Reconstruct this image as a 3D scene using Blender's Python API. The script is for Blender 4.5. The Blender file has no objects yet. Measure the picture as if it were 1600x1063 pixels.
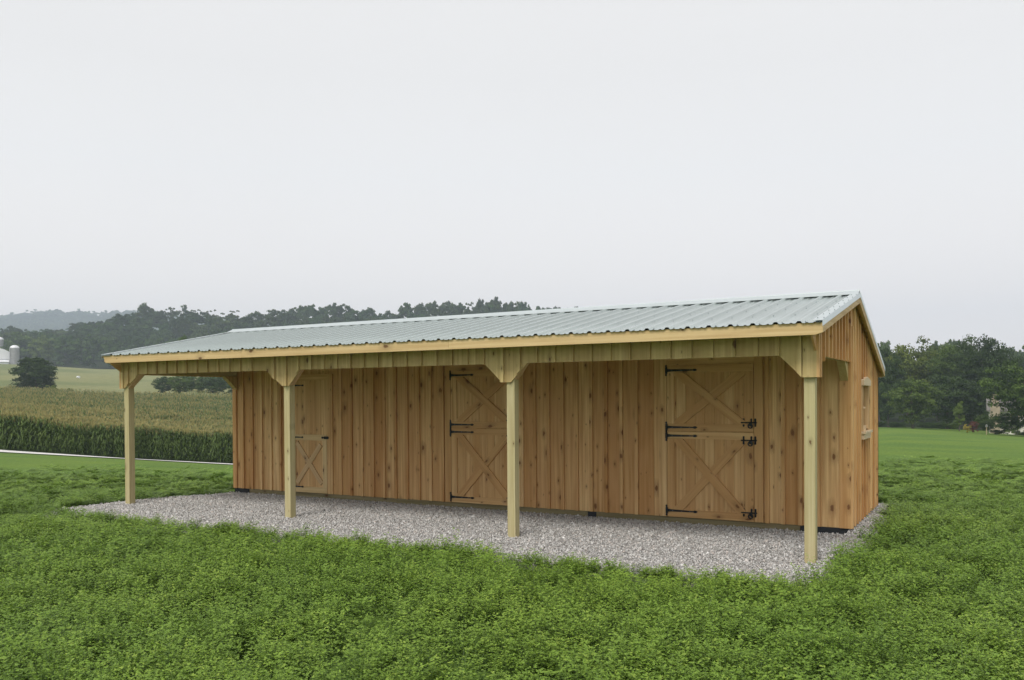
import bpy, math, random
import numpy as np
from mathutils import Matrix, Vector
S = bpy.context.scene
COL = S.collection
rnd = random.Random(7)
nr = np.random.default_rng(11)

# ------------------------------------------------------------------ camera
CAM = np.array([1.5914, -11.509, 1.7241])
YAW, PITCH, ROLL, FOC = 0.515, -0.0102, -0.0062, 1329.4
_f = np.array([-math.sin(YAW)*math.cos(PITCH), math.cos(YAW)*math.cos(PITCH), math.sin(PITCH)])
_r = np.array([math.cos(YAW), math.sin(YAW), 0.0])
_u = np.cross(_r, _f)
_r2 = _r*math.cos(ROLL)+_u*math.sin(ROLL)
_u2 = -_r*math.sin(ROLL)+_u*math.cos(ROLL)
cd = bpy.data.cameras.new('camera')
cd.sensor_width = 36.0
cd.lens = FOC/1600*36
cd.shift_y = 103.8/1600
cd.clip_start = 0.1
cd.clip_end = 9000
cam = bpy.data.objects.new('camera', cd)
COL.objects.link(cam)
cam.matrix_world = Matrix(((_r2[0], _u2[0], -_f[0], CAM[0]), (_r2[1], _u2[1], -_f[1], CAM[1]), (_r2[2], _u2[2], -_f[2], CAM[2]), (0, 0, 0, 1)))
S.camera = cam

# ------------------------------------------------------------------ light
SUN_EL, SUN_AZ = math.radians(53), math.radians(176)      # azimuth clockwise from +y
W = bpy.data.worlds.new('World'); S.world = W; W.use_nodes = True
nt = W.node_tree; nt.nodes.clear()
sky = nt.nodes.new('ShaderNodeTexSky'); sky.sky_type = 'NISHITA'; sky.sun_disc = False
sky.sun_elevation = SUN_EL; sky.sun_rotation = SUN_AZ; sky.dust_density = 6; sky.air_density = 1
hs = nt.nodes.new('ShaderNodeHueSaturation'); hs.inputs['Saturation'].default_value = 0.12
mx = nt.nodes.new('ShaderNodeMix'); mx.data_type = 'RGBA'; mx.inputs[0].default_value = 0.86
mx.inputs[7].default_value = (10.05, 9.93, 9.95, 1)           # the even cloud cover
bg = nt.nodes.new('ShaderNodeBackground'); bg.inputs[1].default_value = 0.1
wo = nt.nodes.new('ShaderNodeOutputWorld')
nt.links.new(sky.outputs[0], hs.inputs['Color']); nt.links.new(hs.outputs[0], mx.inputs[6])
tc_ = nt.nodes.new('ShaderNodeTexCoord'); sz = nt.nodes.new('ShaderNodeSeparateXYZ'); nt.links.new(tc_.outputs['Generated'], sz.inputs[0])
mr = nt.nodes.new('ShaderNodeMapRange'); mr.inputs[1].default_value = 0.0; mr.inputs[2].default_value = .35; mr.inputs[3].default_value = 1.21; mr.inputs[4].default_value = 1.0
nt.links.new(sz.outputs[2], mr.inputs[0])                  # overcast glows a little towards the horizon
cn = nt.nodes.new('ShaderNodeTexNoise'); cn.inputs['Scale'].default_value = 1.6; cn.inputs['Detail'].default_value = 3; nt.links.new(tc_.outputs['Generated'], cn.inputs['Vector'])
cm_ = nt.nodes.new('ShaderNodeMapRange'); cm_.inputs[3].default_value = .965; cm_.inputs[4].default_value = 1.035; nt.links.new(cn.outputs['Fac'], cm_.inputs[0])
m1 = nt.nodes.new('ShaderNodeMath'); m1.operation = 'MULTIPLY'; nt.links.new(mr.outputs[0], m1.inputs[0]); nt.links.new(cm_.outputs[0], m1.inputs[1])
hw = nt.nodes.new('ShaderNodeMix'); hw.data_type = 'RGBA'; hw.blend_type = 'MULTIPLY'; hw.inputs[7].default_value = (1.095, 1.005, .935, 1)
hf = nt.nodes.new('ShaderNodeMapRange'); hf.inputs[1].default_value = 0.0; hf.inputs[2].default_value = .25; hf.inputs[3].default_value = 1.0; hf.inputs[4].default_value = 0.0
nt.links.new(sz.outputs[2], hf.inputs[0]); nt.links.new(hf.outputs[0], hw.inputs[0]); nt.links.new(mx.outputs[2], hw.inputs[6])
vs = nt.nodes.new('ShaderNodeVectorMath'); vs.operation = 'SCALE'; nt.links.new(hw.outputs[2], vs.inputs[0]); nt.links.new(m1.outputs[0], vs.inputs['Scale'])
nt.links.new(vs.outputs[0], bg.inputs[0]); nt.links.new(bg.outputs[0], wo.inputs[0])
sd = bpy.data.lights.new('sun', 'SUN'); sd.energy = 2.5; sd.angle = math.radians(22); sd.color = (1, .95, .88)
so = bpy.data.objects.new('sun', sd); COL.objects.link(so)
dirv = Vector((math.sin(SUN_AZ)*math.cos(SUN_EL), math.cos(SUN_AZ)*math.cos(SUN_EL), math.sin(SUN_EL)))
so.rotation_euler = dirv.to_track_quat('Z', 'Y').to_euler()
so.location = (0, -5, 30)
S.view_settings.view_transform = 'Standard'; S.view_settings.look = 'None'
S.view_settings.exposure = 0.0; S.view_settings.gamma = 1.0
S.cycles.volume_bounces = 1
S.cycles.max_bounces = 8

# ------------------------------------------------------------------ helpers
def tag(o, label=None, cat=None, group=None, kind=None):
    if label: o['label'] = label
    if cat: o['category'] = cat
    if group: o['group'] = group
    if kind: o['kind'] = kind
    return o
def empty(name, loc=(0, 0, 0), rz=0):
    o = bpy.data.objects.new(name, None); COL.objects.link(o)
    o.location = loc; o.rotation_euler = (0, 0, rz); o.empty_display_size = .3
    return o
def link(name, me, parent=None):
    o = bpy.data.objects.new(name, me); COL.objects.link(o)
    if parent is not None: o.parent = parent
    return o
def fast_mesh(name, V, F, mats=(), mi=None, attrs=None, smooth=False):
    """V (n,3), F (m,3|4) -> mesh"""
    V = np.asarray(V, np.float32); F = np.asarray(F, np.int32)
    me = bpy.data.meshes.new(name); n = F.shape[1]
    me.vertices.add(len(V)); me.vertices.foreach_set('co', V.ravel())
    me.loops.add(F.size); me.loops.foreach_set('vertex_index', F.ravel())
    me.polygons.add(len(F)); me.polygons.foreach_set('loop_start', np.arange(0, F.size, n, dtype=np.int32))
    for m in mats: me.materials.append(m)
    if mi is not None: me.polygons.foreach_set('material_index', np.asarray(mi, np.int32))
    if smooth: me.polygons.foreach_set('use_smooth', np.ones(len(F), bool))
    me.update(calc_edges=True)
    for k, (dom, a) in (attrs or {}).items():
        at = me.attributes.new(k, 'FLOAT', dom); at.data.foreach_set('value', np.asarray(a, np.float32))
    return me

class MB:
    """collects boards (prisms) into ONE mesh; every board carries its own grain coordinates and tint"""
    def __init__(s): s.v = []; s.f = []; s.bc = []; s.t = []; s.m = []
    def prism(s, poly, O, U, V, t, tint=None, along='v', mat=0, t0=0.0, off=None):
        O, U, V = map(lambda a: np.array(a, float), (O, U, V))
        N = np.cross(U, V); n = len(poly); b = len(s.v)
        if off is None: off = [rnd.uniform(0, 90) for _ in range(3)]
        if tint is None: tint = rnd.random()
        for w in (t0, t):
            for (u, v) in poly:
                s.v.append(tuple(O+U*u+V*v+N*w))
                a, c = (u, v) if along == 'v' else (v, u)
                s.bc.append((a+off[0], w+off[1], c+off[2])); s.t.append(tint)
        s.f.append([b+i for i in range(n)][::-1]); s.f.append([b+n+i for i in range(n)])
        for i in range(n):
            j = (i+1) % n
            s.f.append([b+i, b+j, b+n+j, b+n+i])
        s.m += [mat]*(n+2)
    def rect(s, u0, u1, v0, v1, O, U, V, t, **k): s.prism([(u0, v0), (u1, v0), (u1, v1), (u0, v1)], O, U, V, t, **k)
    def box(s, x0, x1, y0, y1, z0, z1, axis='z', **k):
        if axis == 'z': s.rect(x0, x1, z0, z1, (0, y1, 0), (1, 0, 0), (0, 0, 1), y1-y0, **k)
        elif axis == 'x': s.rect(x0, x1, z0, z1, (0, y1, 0), (1, 0, 0), (0, 0, 1), y1-y0, along='u', **k)
        else: s.rect(x0, x1, y0, y1, (0, 0, z0), (1, 0, 0), (0, 1, 0), z1-z0, along='v', **k)
    def tube(s, p0, p1, r0, r1=None, n=8, mat=0, tint=.5):
        r1 = r0 if r1 is None else r1
        p0 = np.array(p0, float); p1 = np.array(p1, float); d = p1-p0; d /= np.linalg.norm(d)
        a = np.cross(d, (0, 0, 1.)); 
        if np.linalg.norm(a) < .05: a = np.cross(d, (1., 0, 0))
        a /= np.linalg.norm(a); c = np.cross(d, a); b = len(s.v)
        for p, r in ((p0, r0), (p1, r1)):
            for i in range(n):
                q = 2*math.pi*i/n
                s.v.append(tuple(p+(a*math.cos(q)+c*math.sin(q))*r)); s.bc.append(tuple(p)); s.t.append(tint)
        s.f.append([b+i for i in range(n)]); s.f.append([b+n+i for i in range(n)][::-1]); s.m += [mat]*2
        for i in range(n):
            j = (i+1) % n; s.f.append([b+i, b+n+i, b+n+j, b+j]); s.m.append(mat)
    def disc(s, c, r, ax, t, n=12, mat=0, ring=0):
        """flat disc or ring; ax = (U,V)"""
        U, V = ax
        if not ring: s.prism([(r*math.cos(2*math.pi*i/n), r*math.sin(2*math.pi*i/n)) for i in range(n)], c, U, V, t, mat=mat)
        else:
            for i in range(n):
                a, b = 2*math.pi*i/n, 2*math.pi*(i+1)/n
                s.prism([(ring*math.cos(a), ring*math.sin(a)), (r*math.cos(a), r*math.sin(a)), (r*math.cos(b), r*math.sin(b)), (ring*math.cos(b), ring*math.sin(b))], c, U, V, t, mat=mat)
    def build(s, name, mats, parent=None, bevel=0):
        me = bpy.data.meshes.new(name); me.from_pydata(s.v, [], s.f)
        if not isinstance(mats, (list, tuple)): mats = [mats]
        for m in mats: me.materials.append(m)
        me.polygons.foreach_set('material_index', s.m)
        a = me.attributes.new('bc', 'FLOAT_VECTOR', 'POINT'); a.data.foreach_set('vector', np.array(s.bc, np.float32).ravel())
        a = me.attributes.new('tint', 'FLOAT', 'POINT'); a.data.foreach_set('value', s.t)
        me.update()
        o = link(name, me, parent)
        if bevel:
            b = o.modifiers.new('bevel', 'BEVEL'); b.width = bevel; b.segments = 2; b.limit_method = 'ANGLE'
        return o

# ------------------------------------------------------------------ materials
def mat(name):
    m = bpy.data.materials.new(name); m.use_nodes = True; t = m.node_tree
    p = t.nodes['Principled BSDF']
    return m, t, p
def N(t, typ, **kw):
    n = t.nodes.new(typ)
    for k, v in kw.items(): setattr(n, k, v)
    return n
def ramp(t, stops, src, interp='LINEAR'):
    r = t.nodes.new('ShaderNodeValToRGB'); r.color_ramp.interpolation = interp
    e = r.color_ramp.elements
    while len(e) < len(stops): e.new(0.5)
    for i, (p, c) in enumerate(stops):
        e[i].position = p; e[i].color = (*c, 1) if len(c) == 3 else c
    t.links.new(src, r.inputs[0]); return r
def mixc(t, fac, a, b, mode='MIX'):
    n = t.nodes.new('ShaderNodeMix'); n.data_type = 'RGBA'; n.blend_type = mode
    for s, v in ((0, fac), (6, a), (7, b)):
        if hasattr(v, 'links') or isinstance(v, bpy.types.NodeSocket): t.links.new(v, n.inputs[s])
        elif s == 0: n.inputs[0].default_value = v
        else: n.inputs[s].default_value = (*v, 1)
    return n.outputs[2]
def math_(t, op, a, b=0.0, clamp=False):
    n = t.nodes.new('ShaderNodeMath'); n.operation = op; n.use_clamp = clamp
    for i, v in enumerate((a, b)):
        if isinstance(v, bpy.types.NodeSocket): t.links.new(v, n.inputs[i])
        else: n.inputs[i].default_value = v
    return n.outputs[0]

def wood(name, c_lo, c_hi, c_grain, knots=.5, knot_col=(.10, .035, .012), rough=.62, stain=None, tints=None):
    m, t, p = mat(name)
    a = N(t, 'ShaderNodeAttribute', attribute_name='bc'); ti = N(t, 'ShaderNodeAttribute', attribute_name='tint')
    def sc(x, y, z):
        v = N(t, 'ShaderNodeVectorMath', operation='MULTIPLY'); t.links.new(a.outputs['Vector'], v.inputs[0])
        v.inputs[1].default_value = (x, y, z); return v.outputs[0]
    # knots
    kn = N(t, 'ShaderNodeTexNoise'); kn.inputs['Scale'].default_value = 30; kn.inputs['Detail'].default_value = 2; t.links.new(a.outputs['Vector'], kn.inputs['Vector'])
    kd = N(t, 'ShaderNodeVectorMath', operation='MULTIPLY_ADD'); t.links.new(kn.outputs['Color'], kd.inputs[0]); kd.inputs[1].default_value = (.12, .12, .10); t.links.new(sc(5.6, 3, 2.9), kd.inputs[2])
    sx = N(t, 'ShaderNodeSeparateXYZ'); t.links.new(kd.outputs[0], sx.inputs[0]); cx = N(t, 'ShaderNodeCombineXYZ')
    t.links.new(sx.outputs[0], cx.inputs[0]); t.links.new(sx.outputs[2], cx.inputs[1])
    vo = N(t, 'ShaderNodeTexVoronoi'); vo.voronoi_dimensions = '2D'; t.links.new(cx.outputs[0], vo.inputs['Vector']); vo.inputs['Scale'].default_value = 1
    sep = N(t, 'ShaderNodeSeparateColor'); t.links.new(vo.outputs['Color'], sep.inputs[0])
    has = math_(t, 'LESS_THAN', sep.outputs[0], knots)
    size = math_(t, 'MULTIPLY_ADD', math_(t, 'POWER', sep.outputs[1], 2.0), .13); size.node.inputs[2].default_value = .022
    core = math_(t, 'SUBTRACT', 1.0, math_(t, 'DIVIDE', vo.outputs['Distance'], size), True)
    core = math_(t, 'MULTIPLY', math_(t, 'MULTIPLY', core, 2.6, True), has)
    halo = math_(t, 'SUBTRACT', 1.0, math_(t, 'DIVIDE', vo.outputs['Distance'], math_(t, 'MULTIPLY', size, 3.2)), True)
    halo = math_(t, 'MULTIPLY', halo, has)
    # grain, bent round the knots
    wv = N(t, 'ShaderNodeVectorMath', operation='ADD'); t.links.new(sc(1, 1, 1), wv.inputs[0])
    cmb = N(t, 'ShaderNodeCombineXYZ'); t.links.new(math_(t, 'MULTIPLY', halo, .035), cmb.inputs[0]); t.links.new(cmb.outputs[0], wv.inputs[1])
    wv2 = N(t, 'ShaderNodeVectorMath', operation='MULTIPLY'); t.links.new(wv.outputs[0], wv2.inputs[0]); wv2.inputs[1].default_value = (70, 70, 1.3)
    g = N(t, 'ShaderNodeTexNoise'); t.links.new(wv2.outputs[0], g.inputs['Vector']); g.inputs['Scale'].default_value = 1; g.inputs['Detail'].default_value = 4
    g2 = N(t, 'ShaderNodeTexNoise'); t.links.new(sc(26, 26, .8), g2.inputs['Vector']); g2.inputs['Scale'].default_value = 1; g2.inputs['Detail'].default_value = 3
    g3 = N(t, 'ShaderNodeTexNoise'); t.links.new(sc(3, 3, 1.6), g3.inputs['Vector']); g3.inputs['Scale'].default_value = 1; g3.inputs['Detail'].default_value = 2
    base = mixc(t, ti.outputs['Fac'], c_lo, c_hi)
    gr = ramp(t, [(.30, (0, 0, 0)), (.72, (1, 1, 1))], g.outputs['Fac'])
    c = mixc(t, math_(t, 'MULTIPLY', gr.outputs[0], .45), base, c_grain)
    gr2 = ramp(t, [(.38, (0, 0, 0)), (.70, (1, 1, 1))], g2.outputs['Fac'])
    c = mixc(t, math_(t, 'MULTIPLY', gr2.outputs[0], .75), c, c_grain)
    if stain:
        gr3 = ramp(t, [(.45, (0, 0, 0)), (.75, (1, 1, 1))], g3.outputs['Fac'])
        c = mixc(t, math_(t, 'MULTIPLY', gr3.outputs[0], .6), c, stain)
    c = mixc(t, math_(t, 'MULTIPLY', halo, .55), c, tuple(.45*x for x in c_grain))
    c = mixc(t, math_(t, 'MULTIPLY', core, .78), c, knot_col)
    t.links.new(c, p.inputs['Base Color']); p.inputs['Roughness'].default_value = rough
    p.inputs['Specular IOR Level'].default_value = .25
    b = N(t, 'ShaderNodeBump'); b.inputs['Strength'].default_value = .35; b.inputs['Distance'].default_value = .002
    t.links.new(g.outputs['Fac'], b.inputs['Height']); t.links.new(b.outputs[0], p.inputs['Normal'])
    return m
M_SIDE = wood('pine_siding', (.55, .300, .112), (.90, .655, .330), (.41, .195, .062), knots=.72, knot_col=(.15, .055, .02), stain=(.60, .345, .155))
M_SKIRT = wood('skirt_pine', (.50, .37, .165), (.68, .53, .27), (.36, .24, .095), knots=.45, stain=(.55, .44, .19))
M_DOOR = wood('door_pine', (.56, .335, .140), (.86, .62, .32), (.44, .23, .085), knots=.6, knot_col=(.15, .055, .02), stain=(.62, .36, .15))
M_TRIM = wood('trim_pine', (.56, .38, .20), (.68, .49, .28), (.43, .27, .12), knots=.3)
M_FASC = wood('fascia_pine', (.62, .455, .23), (.71, .54, .29), (.49, .33, .15), knots=.35)
M_POST = wood('treated_post', (.49, .43, .24), (.60, .54, .33), (.36, .29, .13), knots=.45, stain=(.50, .45, .23))
M_SKID = wood('treated_skid', (.26, .22, .12), (.34, .28, .16), (.16, .13, .06), knots=.2)
M_WHITEWOOD = wood('pale_pine', (.66, .53, .36), (.74, .60, .42), (.56, .42, .26), knots=.1)

def plain(name, col, rough=.5, metal=0.0, noise=0.0, scale=8, spec=.5):
    m, t, p = mat(name)
    p.inputs['Roughness'].default_value = rough; p.inputs['Metallic'].default_value = metal; p.inputs['Specular IOR Level'].default_value = spec
    if noise:
        tc = N(t, 'ShaderNodeTexCoord'); n = N(t, 'ShaderNodeTexNoise'); n.inputs['Scale'].default_value = scale; n.inputs['Detail'].default_value = 5
        t.links.new(tc.outputs['Object'], n.inputs['Vector'])
        c = mixc(t, n.outputs['Fac'], tuple(x*(1-noise) for x in col), tuple(min(1, x*(1+noise)) for x in col))
        t.links.new(c, p.inputs['Base Color'])
    else: p.inputs['Base Color'].default_value = (*col, 1)
    return m
M_IRON = plain('black_iron', (.012, .014, .016), .45, .3, .3, 40)
M_RUBBER = plain('black_rubber', (.012, .015, .018), .7, 0, .3, 20)
M_DARK = plain('dark_closure', (.02, .028, .028), .8)
M_ROOF = plain('galvanised_roof', (.41, .475, .46), .22, .55, .08, 2.2)
M_CAP = plain('galvanised_trim', (.66, .72, .72), .32, .85, .10, 3)
M_SCREW = plain('screw_steel', (.22, .26, .28), .5, .5)

def leafy(name, lo, hi, trans=.25, rough=.55, spec=.3, patch=None, vary='tint', bright=None):
    m, t, p = mat(name); t.nodes.remove(p)
    at = N(t, 'ShaderNodeAttribute', attribute_name=vary); oi = N(t, 'ShaderNodeObjectInfo')
    f = math_(t, 'MULTIPLY_ADD', oi.outputs['Random'], .35); t.links.new(at.outputs['Fac'], f.node.inputs[2])
    f = math_(t, 'MULTIPLY', f, .74, True)
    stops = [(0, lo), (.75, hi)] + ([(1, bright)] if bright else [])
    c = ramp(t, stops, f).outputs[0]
    if patch:   # large patches of older and younger growth
        ge = N(t, 'ShaderNodeNewGeometry'); n = N(t, 'ShaderNodeTexNoise'); n.inputs['Scale'].default_value = patch[0]; n.inputs['Detail'].default_value = 3
        t.links.new(ge.outputs['Position'], n.inputs['Vector'])
        r = ramp(t, [(.35, (0, 0, 0)), (.68, (1, 1, 1))], n.outputs['Fac'])
        c = mixc(t, r.outputs[0], c, patch[1], 'MULTIPLY')
    c2 = mixc(t, 1.0, c, oi.outputs['Color'], 'MULTIPLY')
    d = N(t, 'ShaderNodeBsdfPrincipled'); t.links.new(c2, d.inputs['Base Color']); d.inputs['Roughness'].default_value = rough; d.inputs['Specular IOR Level'].default_value = spec
    tr = N(t, 'ShaderNodeBsdfTranslucent'); t.links.new(c2, tr.inputs[0])
    ms = N(t, 'ShaderNodeMixShader'); ms.inputs[0].default_value = trans
    t.links.new(d.outputs[0], ms.inputs[1]); t.links.new(tr.outputs[0], ms.inputs[2])
    t.links.new(ms.outputs[0], t.nodes['Material Output'].inputs[0])
    return m
M_ALF = leafy('alfalfa_leaf', (.092, .158, .026), (.235, .365, .050), .3, patch=(.35, (.82, .88, .9)), bright=(.33, .43, .07))
M_STEM = plain('green_stem', (.10, .16, .04), .6)
M_CROWN = leafy('tree_leaves', (.020, .038, .014), (.120, .165, .048), .15, .7, .15)
M_BARK = plain('bark', (.10, .085, .07), .9, 0, .4, 3)
M_CORN = leafy('corn_leaf', (.05, .095, .022), (.17, .235, .065), .25, .5, .3)
M_TASSEL = leafy('corn_tassel', (.26, .225, .08), (.42, .37, .16), .2, .8, .1)

# ------------------------------------------------------------------ terrain
FWD = np.array([-math.sin(YAW), math.cos(YAW)]); RGT = np.array([math.cos(YAW), math.sin(YAW)])
def P2(px, b): 
    a = (px-800)/FOC*b
    return CAM[:2]+FWD*b+RGT*a
def zy(b, y): return 1.7241+(622-y)*b/FOC         # height seen at picture row y at depth b
PROF = {
 -500: [(20, 0), (26, -.24), (42, -.93), (52, -1.5), (62, -1.4), (150, 3.0), (220, 9), (400, 21), (440, 21), (520, 31), (700, 31), (1300, 20), (1980, 165), (2300, 190)],
 0: [(20, 0), (26, -.24), (42, -.95), (57, -1.58), (62, -1.62), (150, 2.0), (200, 6.2), (300, 12.5), (400, 19.3), (430, 19.6), (520, 32), (700, 32), (1300, 20), (1980, 185), (2300, 190)],
 200: [(19.5, 0), (26, -.3), (42, -1.2), (63, -2.55), (68, -2.6), (150, .9), (200, 5), (300, 10.5), (380, 15.6), (420, 15.5), (520, 43), (700, 44), (1300, 20), (1980, 190), (2300, 190)],
 400: [(19.5, 0), (26, -.4), (42, -1.7), (70, -3.55), (76, -3.7), (150, .6), (200, 3.5), (300, 9.5), (380, 14), (420, 15), (520, 43), (700, 44), (1300, 20), (1980, 170), (2300, 175)],
 900: [(22, 0), (30, -.4), (42, -1.4), (80, -3.6), (150, -1), (200, 1), (300, 7), (380, 11), (430, 18), (520, 38), (700, 40), (1300, 20), (1980, 90), (2300, 95)],
 1400: [(20, 0), (26, -.16), (42, -.63), (70, -1.49), (130, -2.9), (190, -1.5), (250, 4.5), (400, 8), (520, 10), (700, 12), (1300, 15), (1980, 15), (2300, 15)],
 1650: [(20, 0), (26, -.22), (42, -.9), (70, -2.1), (100, -3.2), (130, -3.8), (190, -2), (250, 3), (520, 8), (700, 10), (1300, 12), (1980, 12), (2300, 12)],
 2200: [(20, 0), (26, -.22), (42, -.9), (70, -2.1), (100, -3.4), (130, -4), (250, 0), (520, 5), (1300, 10), (2300, 10)],
}
_pk = sorted(PROF)
def H(x, y):
    x = np.atleast_1d(np.asarray(x, float)); y = np.atleast_1d(np.asarray(y, float))
    dx, dy = x-CAM[0], y-CAM[1]
    b0 = dx*FWD[0]+dy*FWD[1]; a0 = dx*RGT[0]+dy*RGT[1]
    r = np.hypot(a0, b0); th = np.arctan2(a0, b0); thc = np.clip(th, -.78, .83)
    b = r*np.cos(thc); px = 800+FOC*np.tan(thc)
    zs = np.array([np.interp(b, [0]+[q[0] for q in PROF[k]], [0]+[q[1] for q in PROF[k]]) for k in _pk])
    px = np.clip(px, _pk[0], _pk[-1]-1e-6)
    i = np.clip(np.searchsorted(_pk, px, side='right')-1, 0, len(_pk)-2)
    k = np.array(_pk, float); w = (px-k[i])/(k[i+1]-k[i]); kl = np.clip((170-b)/60, 0, 1); w = w*kl+(w*w*(3-2*w))*(1-kl)
    ar = np.arange(len(x)); z = zs[i, ar]*(1-w)+zs[i+1, ar]*w
    fade = np.clip((2.3-np.abs(th))/1.2, 0, 1)
    return z*fade
def Hp(x, y): return float(H(x, y)[0])
GZ = -0.075
def solve_row(px, row):
    ds = np.arange(30, 110, .25); q = CAM[:2]+FWD*ds[:, None]+RGT*((px-800)/FOC*ds)[:, None]
    rows = 622+(1.7241-H(q[:, 0], q[:, 1]))*FOC/ds
    ok = np.where(rows < row)[0]
    if not len(ok) or ok[0] == 0: return 60.0
    i = ok[0]; f = (rows[i-1]-row)/(rows[i-1]-rows[i]); return float(ds[i-1]+.25*f)
_lx = np.arange(-300, 401, 25); _ln = np.array([solve_row(p, 700.8+.0608*p) for p in _lx])
LANE_C = np.polyfit(_lx, _ln, 2)
def lane_d(px): return np.where(px < 400, np.interp(px, _lx, _ln), _ln[-1]+(px-400)*.02)
print('lane', np.round(_ln, 1))
def make_ground():
    R = np.concatenate([[.4, 2, 4, 7, 10, 13, 16, 18, 20], np.geomspace(21, 160, 60), np.geomspace(166, 2600, 70)])
    na = 480; th = np.arange(na)*2*math.pi/na
    X = CAM[0]+R[:, None]*np.sin(th)[None, :]; Y = CAM[1]+R[:, None]*np.cos(th)[None, :]
    Z = H(X.ravel(), Y.ravel()).reshape(X.shape)+GZ
    V = np.stack([X, Y, Z], -1).reshape(-1, 3)
    V = np.vstack([V, [[CAM[0], CAM[1], GZ]]])
    F = []
    for i in range(len(R)-1):
        a = i*na+np.arange(na); b = i*na+(np.arange(na)+1) % na
        F.append(np.stack([a, b, b+na, a+na], -1)[:, ::-1])
    F = np.vstack(F)
    # centre fan as quads
    c = len(V)-1; q = np.arange(0, na, 2)
    F = np.vstack([F, np.stack([np.full(len(q), c), (q+2) % na, q+1, q], -1)[:, ::1]])
    dx, dy = V[:, 0]-CAM[0], V[:, 1]-CAM[1]; b = dx*FWD[0]+dy*FWD[1]; a = dx*RGT[0]+dy*RGT[1]
    px = np.where(b > 1, 800+FOC*a/np.maximum(b, 1), np.where(a > 0, 4000, -4000))
    left = px < 1150
    near = .12+.12*nr.random(len(V))*0
    corn = left & (b > lane_d(np.clip(px, -400, 1150))+5.6) & (b < 152)
    upper = left & (b >= 152) & (b < 402)
    forest = (left & (b >= 402)) | (~left & (b > 118))
    me = fast_mesh('ground', V, F, attrs={'corn': ('POINT', corn.astype(float)), 'upper': ('POINT', upper.astype(float)), 'forest': ('POINT', forest.astype(float))}, smooth=True)
    m, t, p = mat('ground_soil')
    ge = N(t, 'ShaderNodeNewGeometry')
    def noise(s, d=4):
        n = N(t, 'ShaderNodeTexNoise'); n.inputs['Scale'].default_value = s; n.inputs['Detail'].default_value = d
        t.links.new(ge.outputs['Position'], n.inputs['Vector']); return n.outputs['Fac']
    fine = ramp(t, [(.25, (.072, .122, .024)), (.5, (.115, .190, .038)), (.75, (.170, .262, .055))], noise(7, 9)).outputs[0]
    big = ramp(t, [(.35, (.80, .86, .88)), (.65, (1.12, 1.05, .92))], noise(.16, 6)).outputs[0]
    c = mixc(t, 1.0, fine, big, 'MULTIPLY')
    ac = N(t, 'ShaderNodeAttribute', attribute_name='corn'); au = N(t, 'ShaderNodeAttribute', attribute_name='upper'); af = N(t, 'ShaderNodeAttribute', attribute_name='forest')
    cu = ramp(t, [(.3, (.165, .178, .075)), (.7, (.23, .235, .11))], noise(.5, 6)).outputs[0]
    bands = ramp(t, [(.40, (.72, .8, .72)), (.5, (1, 1, 1)), (.62, (1.05, 1.02, 1))], noise(.018, 1)).outputs[0]
    cu = mixc(t, 1.0, cu, bands, 'MULTIPLY')
    c = mixc(t, ac.outputs['Fac'], c, (.05, .055, .03))
    c = mixc(t, au.outputs['Fac'], c, cu)
    c = mixc(t, af.outputs['Fac'], c, (.022, .032, .014))
    t.links.new(c, p.inputs['Base Color']); p.inputs['Roughness'].default_value = .9; p.inputs['Specular IOR Level'].default_value = .1
    bp = N(t, 'ShaderNodeBump'); bp.inputs['Strength'].default_value = .8; bp.inputs['Distance'].default_value = .08
    t.links.new(noise(14, 5), bp.inputs['Height']); t.links.new(bp.outputs[0], p.inputs['Normal'])
    me.materials.append(m)
    tag(link('ground', me), kind='structure', label='green field sloping away from the barn to the hills')
make_ground()

# farm lane between the field and the corn
def make_lane():
    V = []; pxs = list(range(-500, 1150, 15))
    for px in pxs:
        d = float(lane_d(np.array(px)))
        for dd in (-.3, 5.4):
            x, y = P2(px, d+dd); V.append((x, y, Hp(x, y)+GZ+.05))
    F = [(2*i, 2*i+2, 2*i+3, 2*i+1) for i in range(len(pxs)-1)]
    m, t, p = mat('lane_gravel'); tc = N(t, 'ShaderNodeTexCoord'); n = N(t, 'ShaderNodeTexNoise'); n.inputs['Scale'].default_value = 1.5; n.inputs['Detail'].default_value = 6
    t.links.new(tc.outputs['Object'], n.inputs['Vector'])
    c = ramp(t, [(.3, (.56, .55, .52)), (.7, (.74, .73, .70))], n.outputs['Fac']); t.links.new(c.outputs[0], p.inputs['Base Color']); p.inputs['Roughness'].default_value = .95
    tag(link('farm_lane', fast_mesh('farm_lane', V, F, [m])), kind='structure', label='pale gravel farm lane along the edge of the corn')
make_lane()

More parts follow.
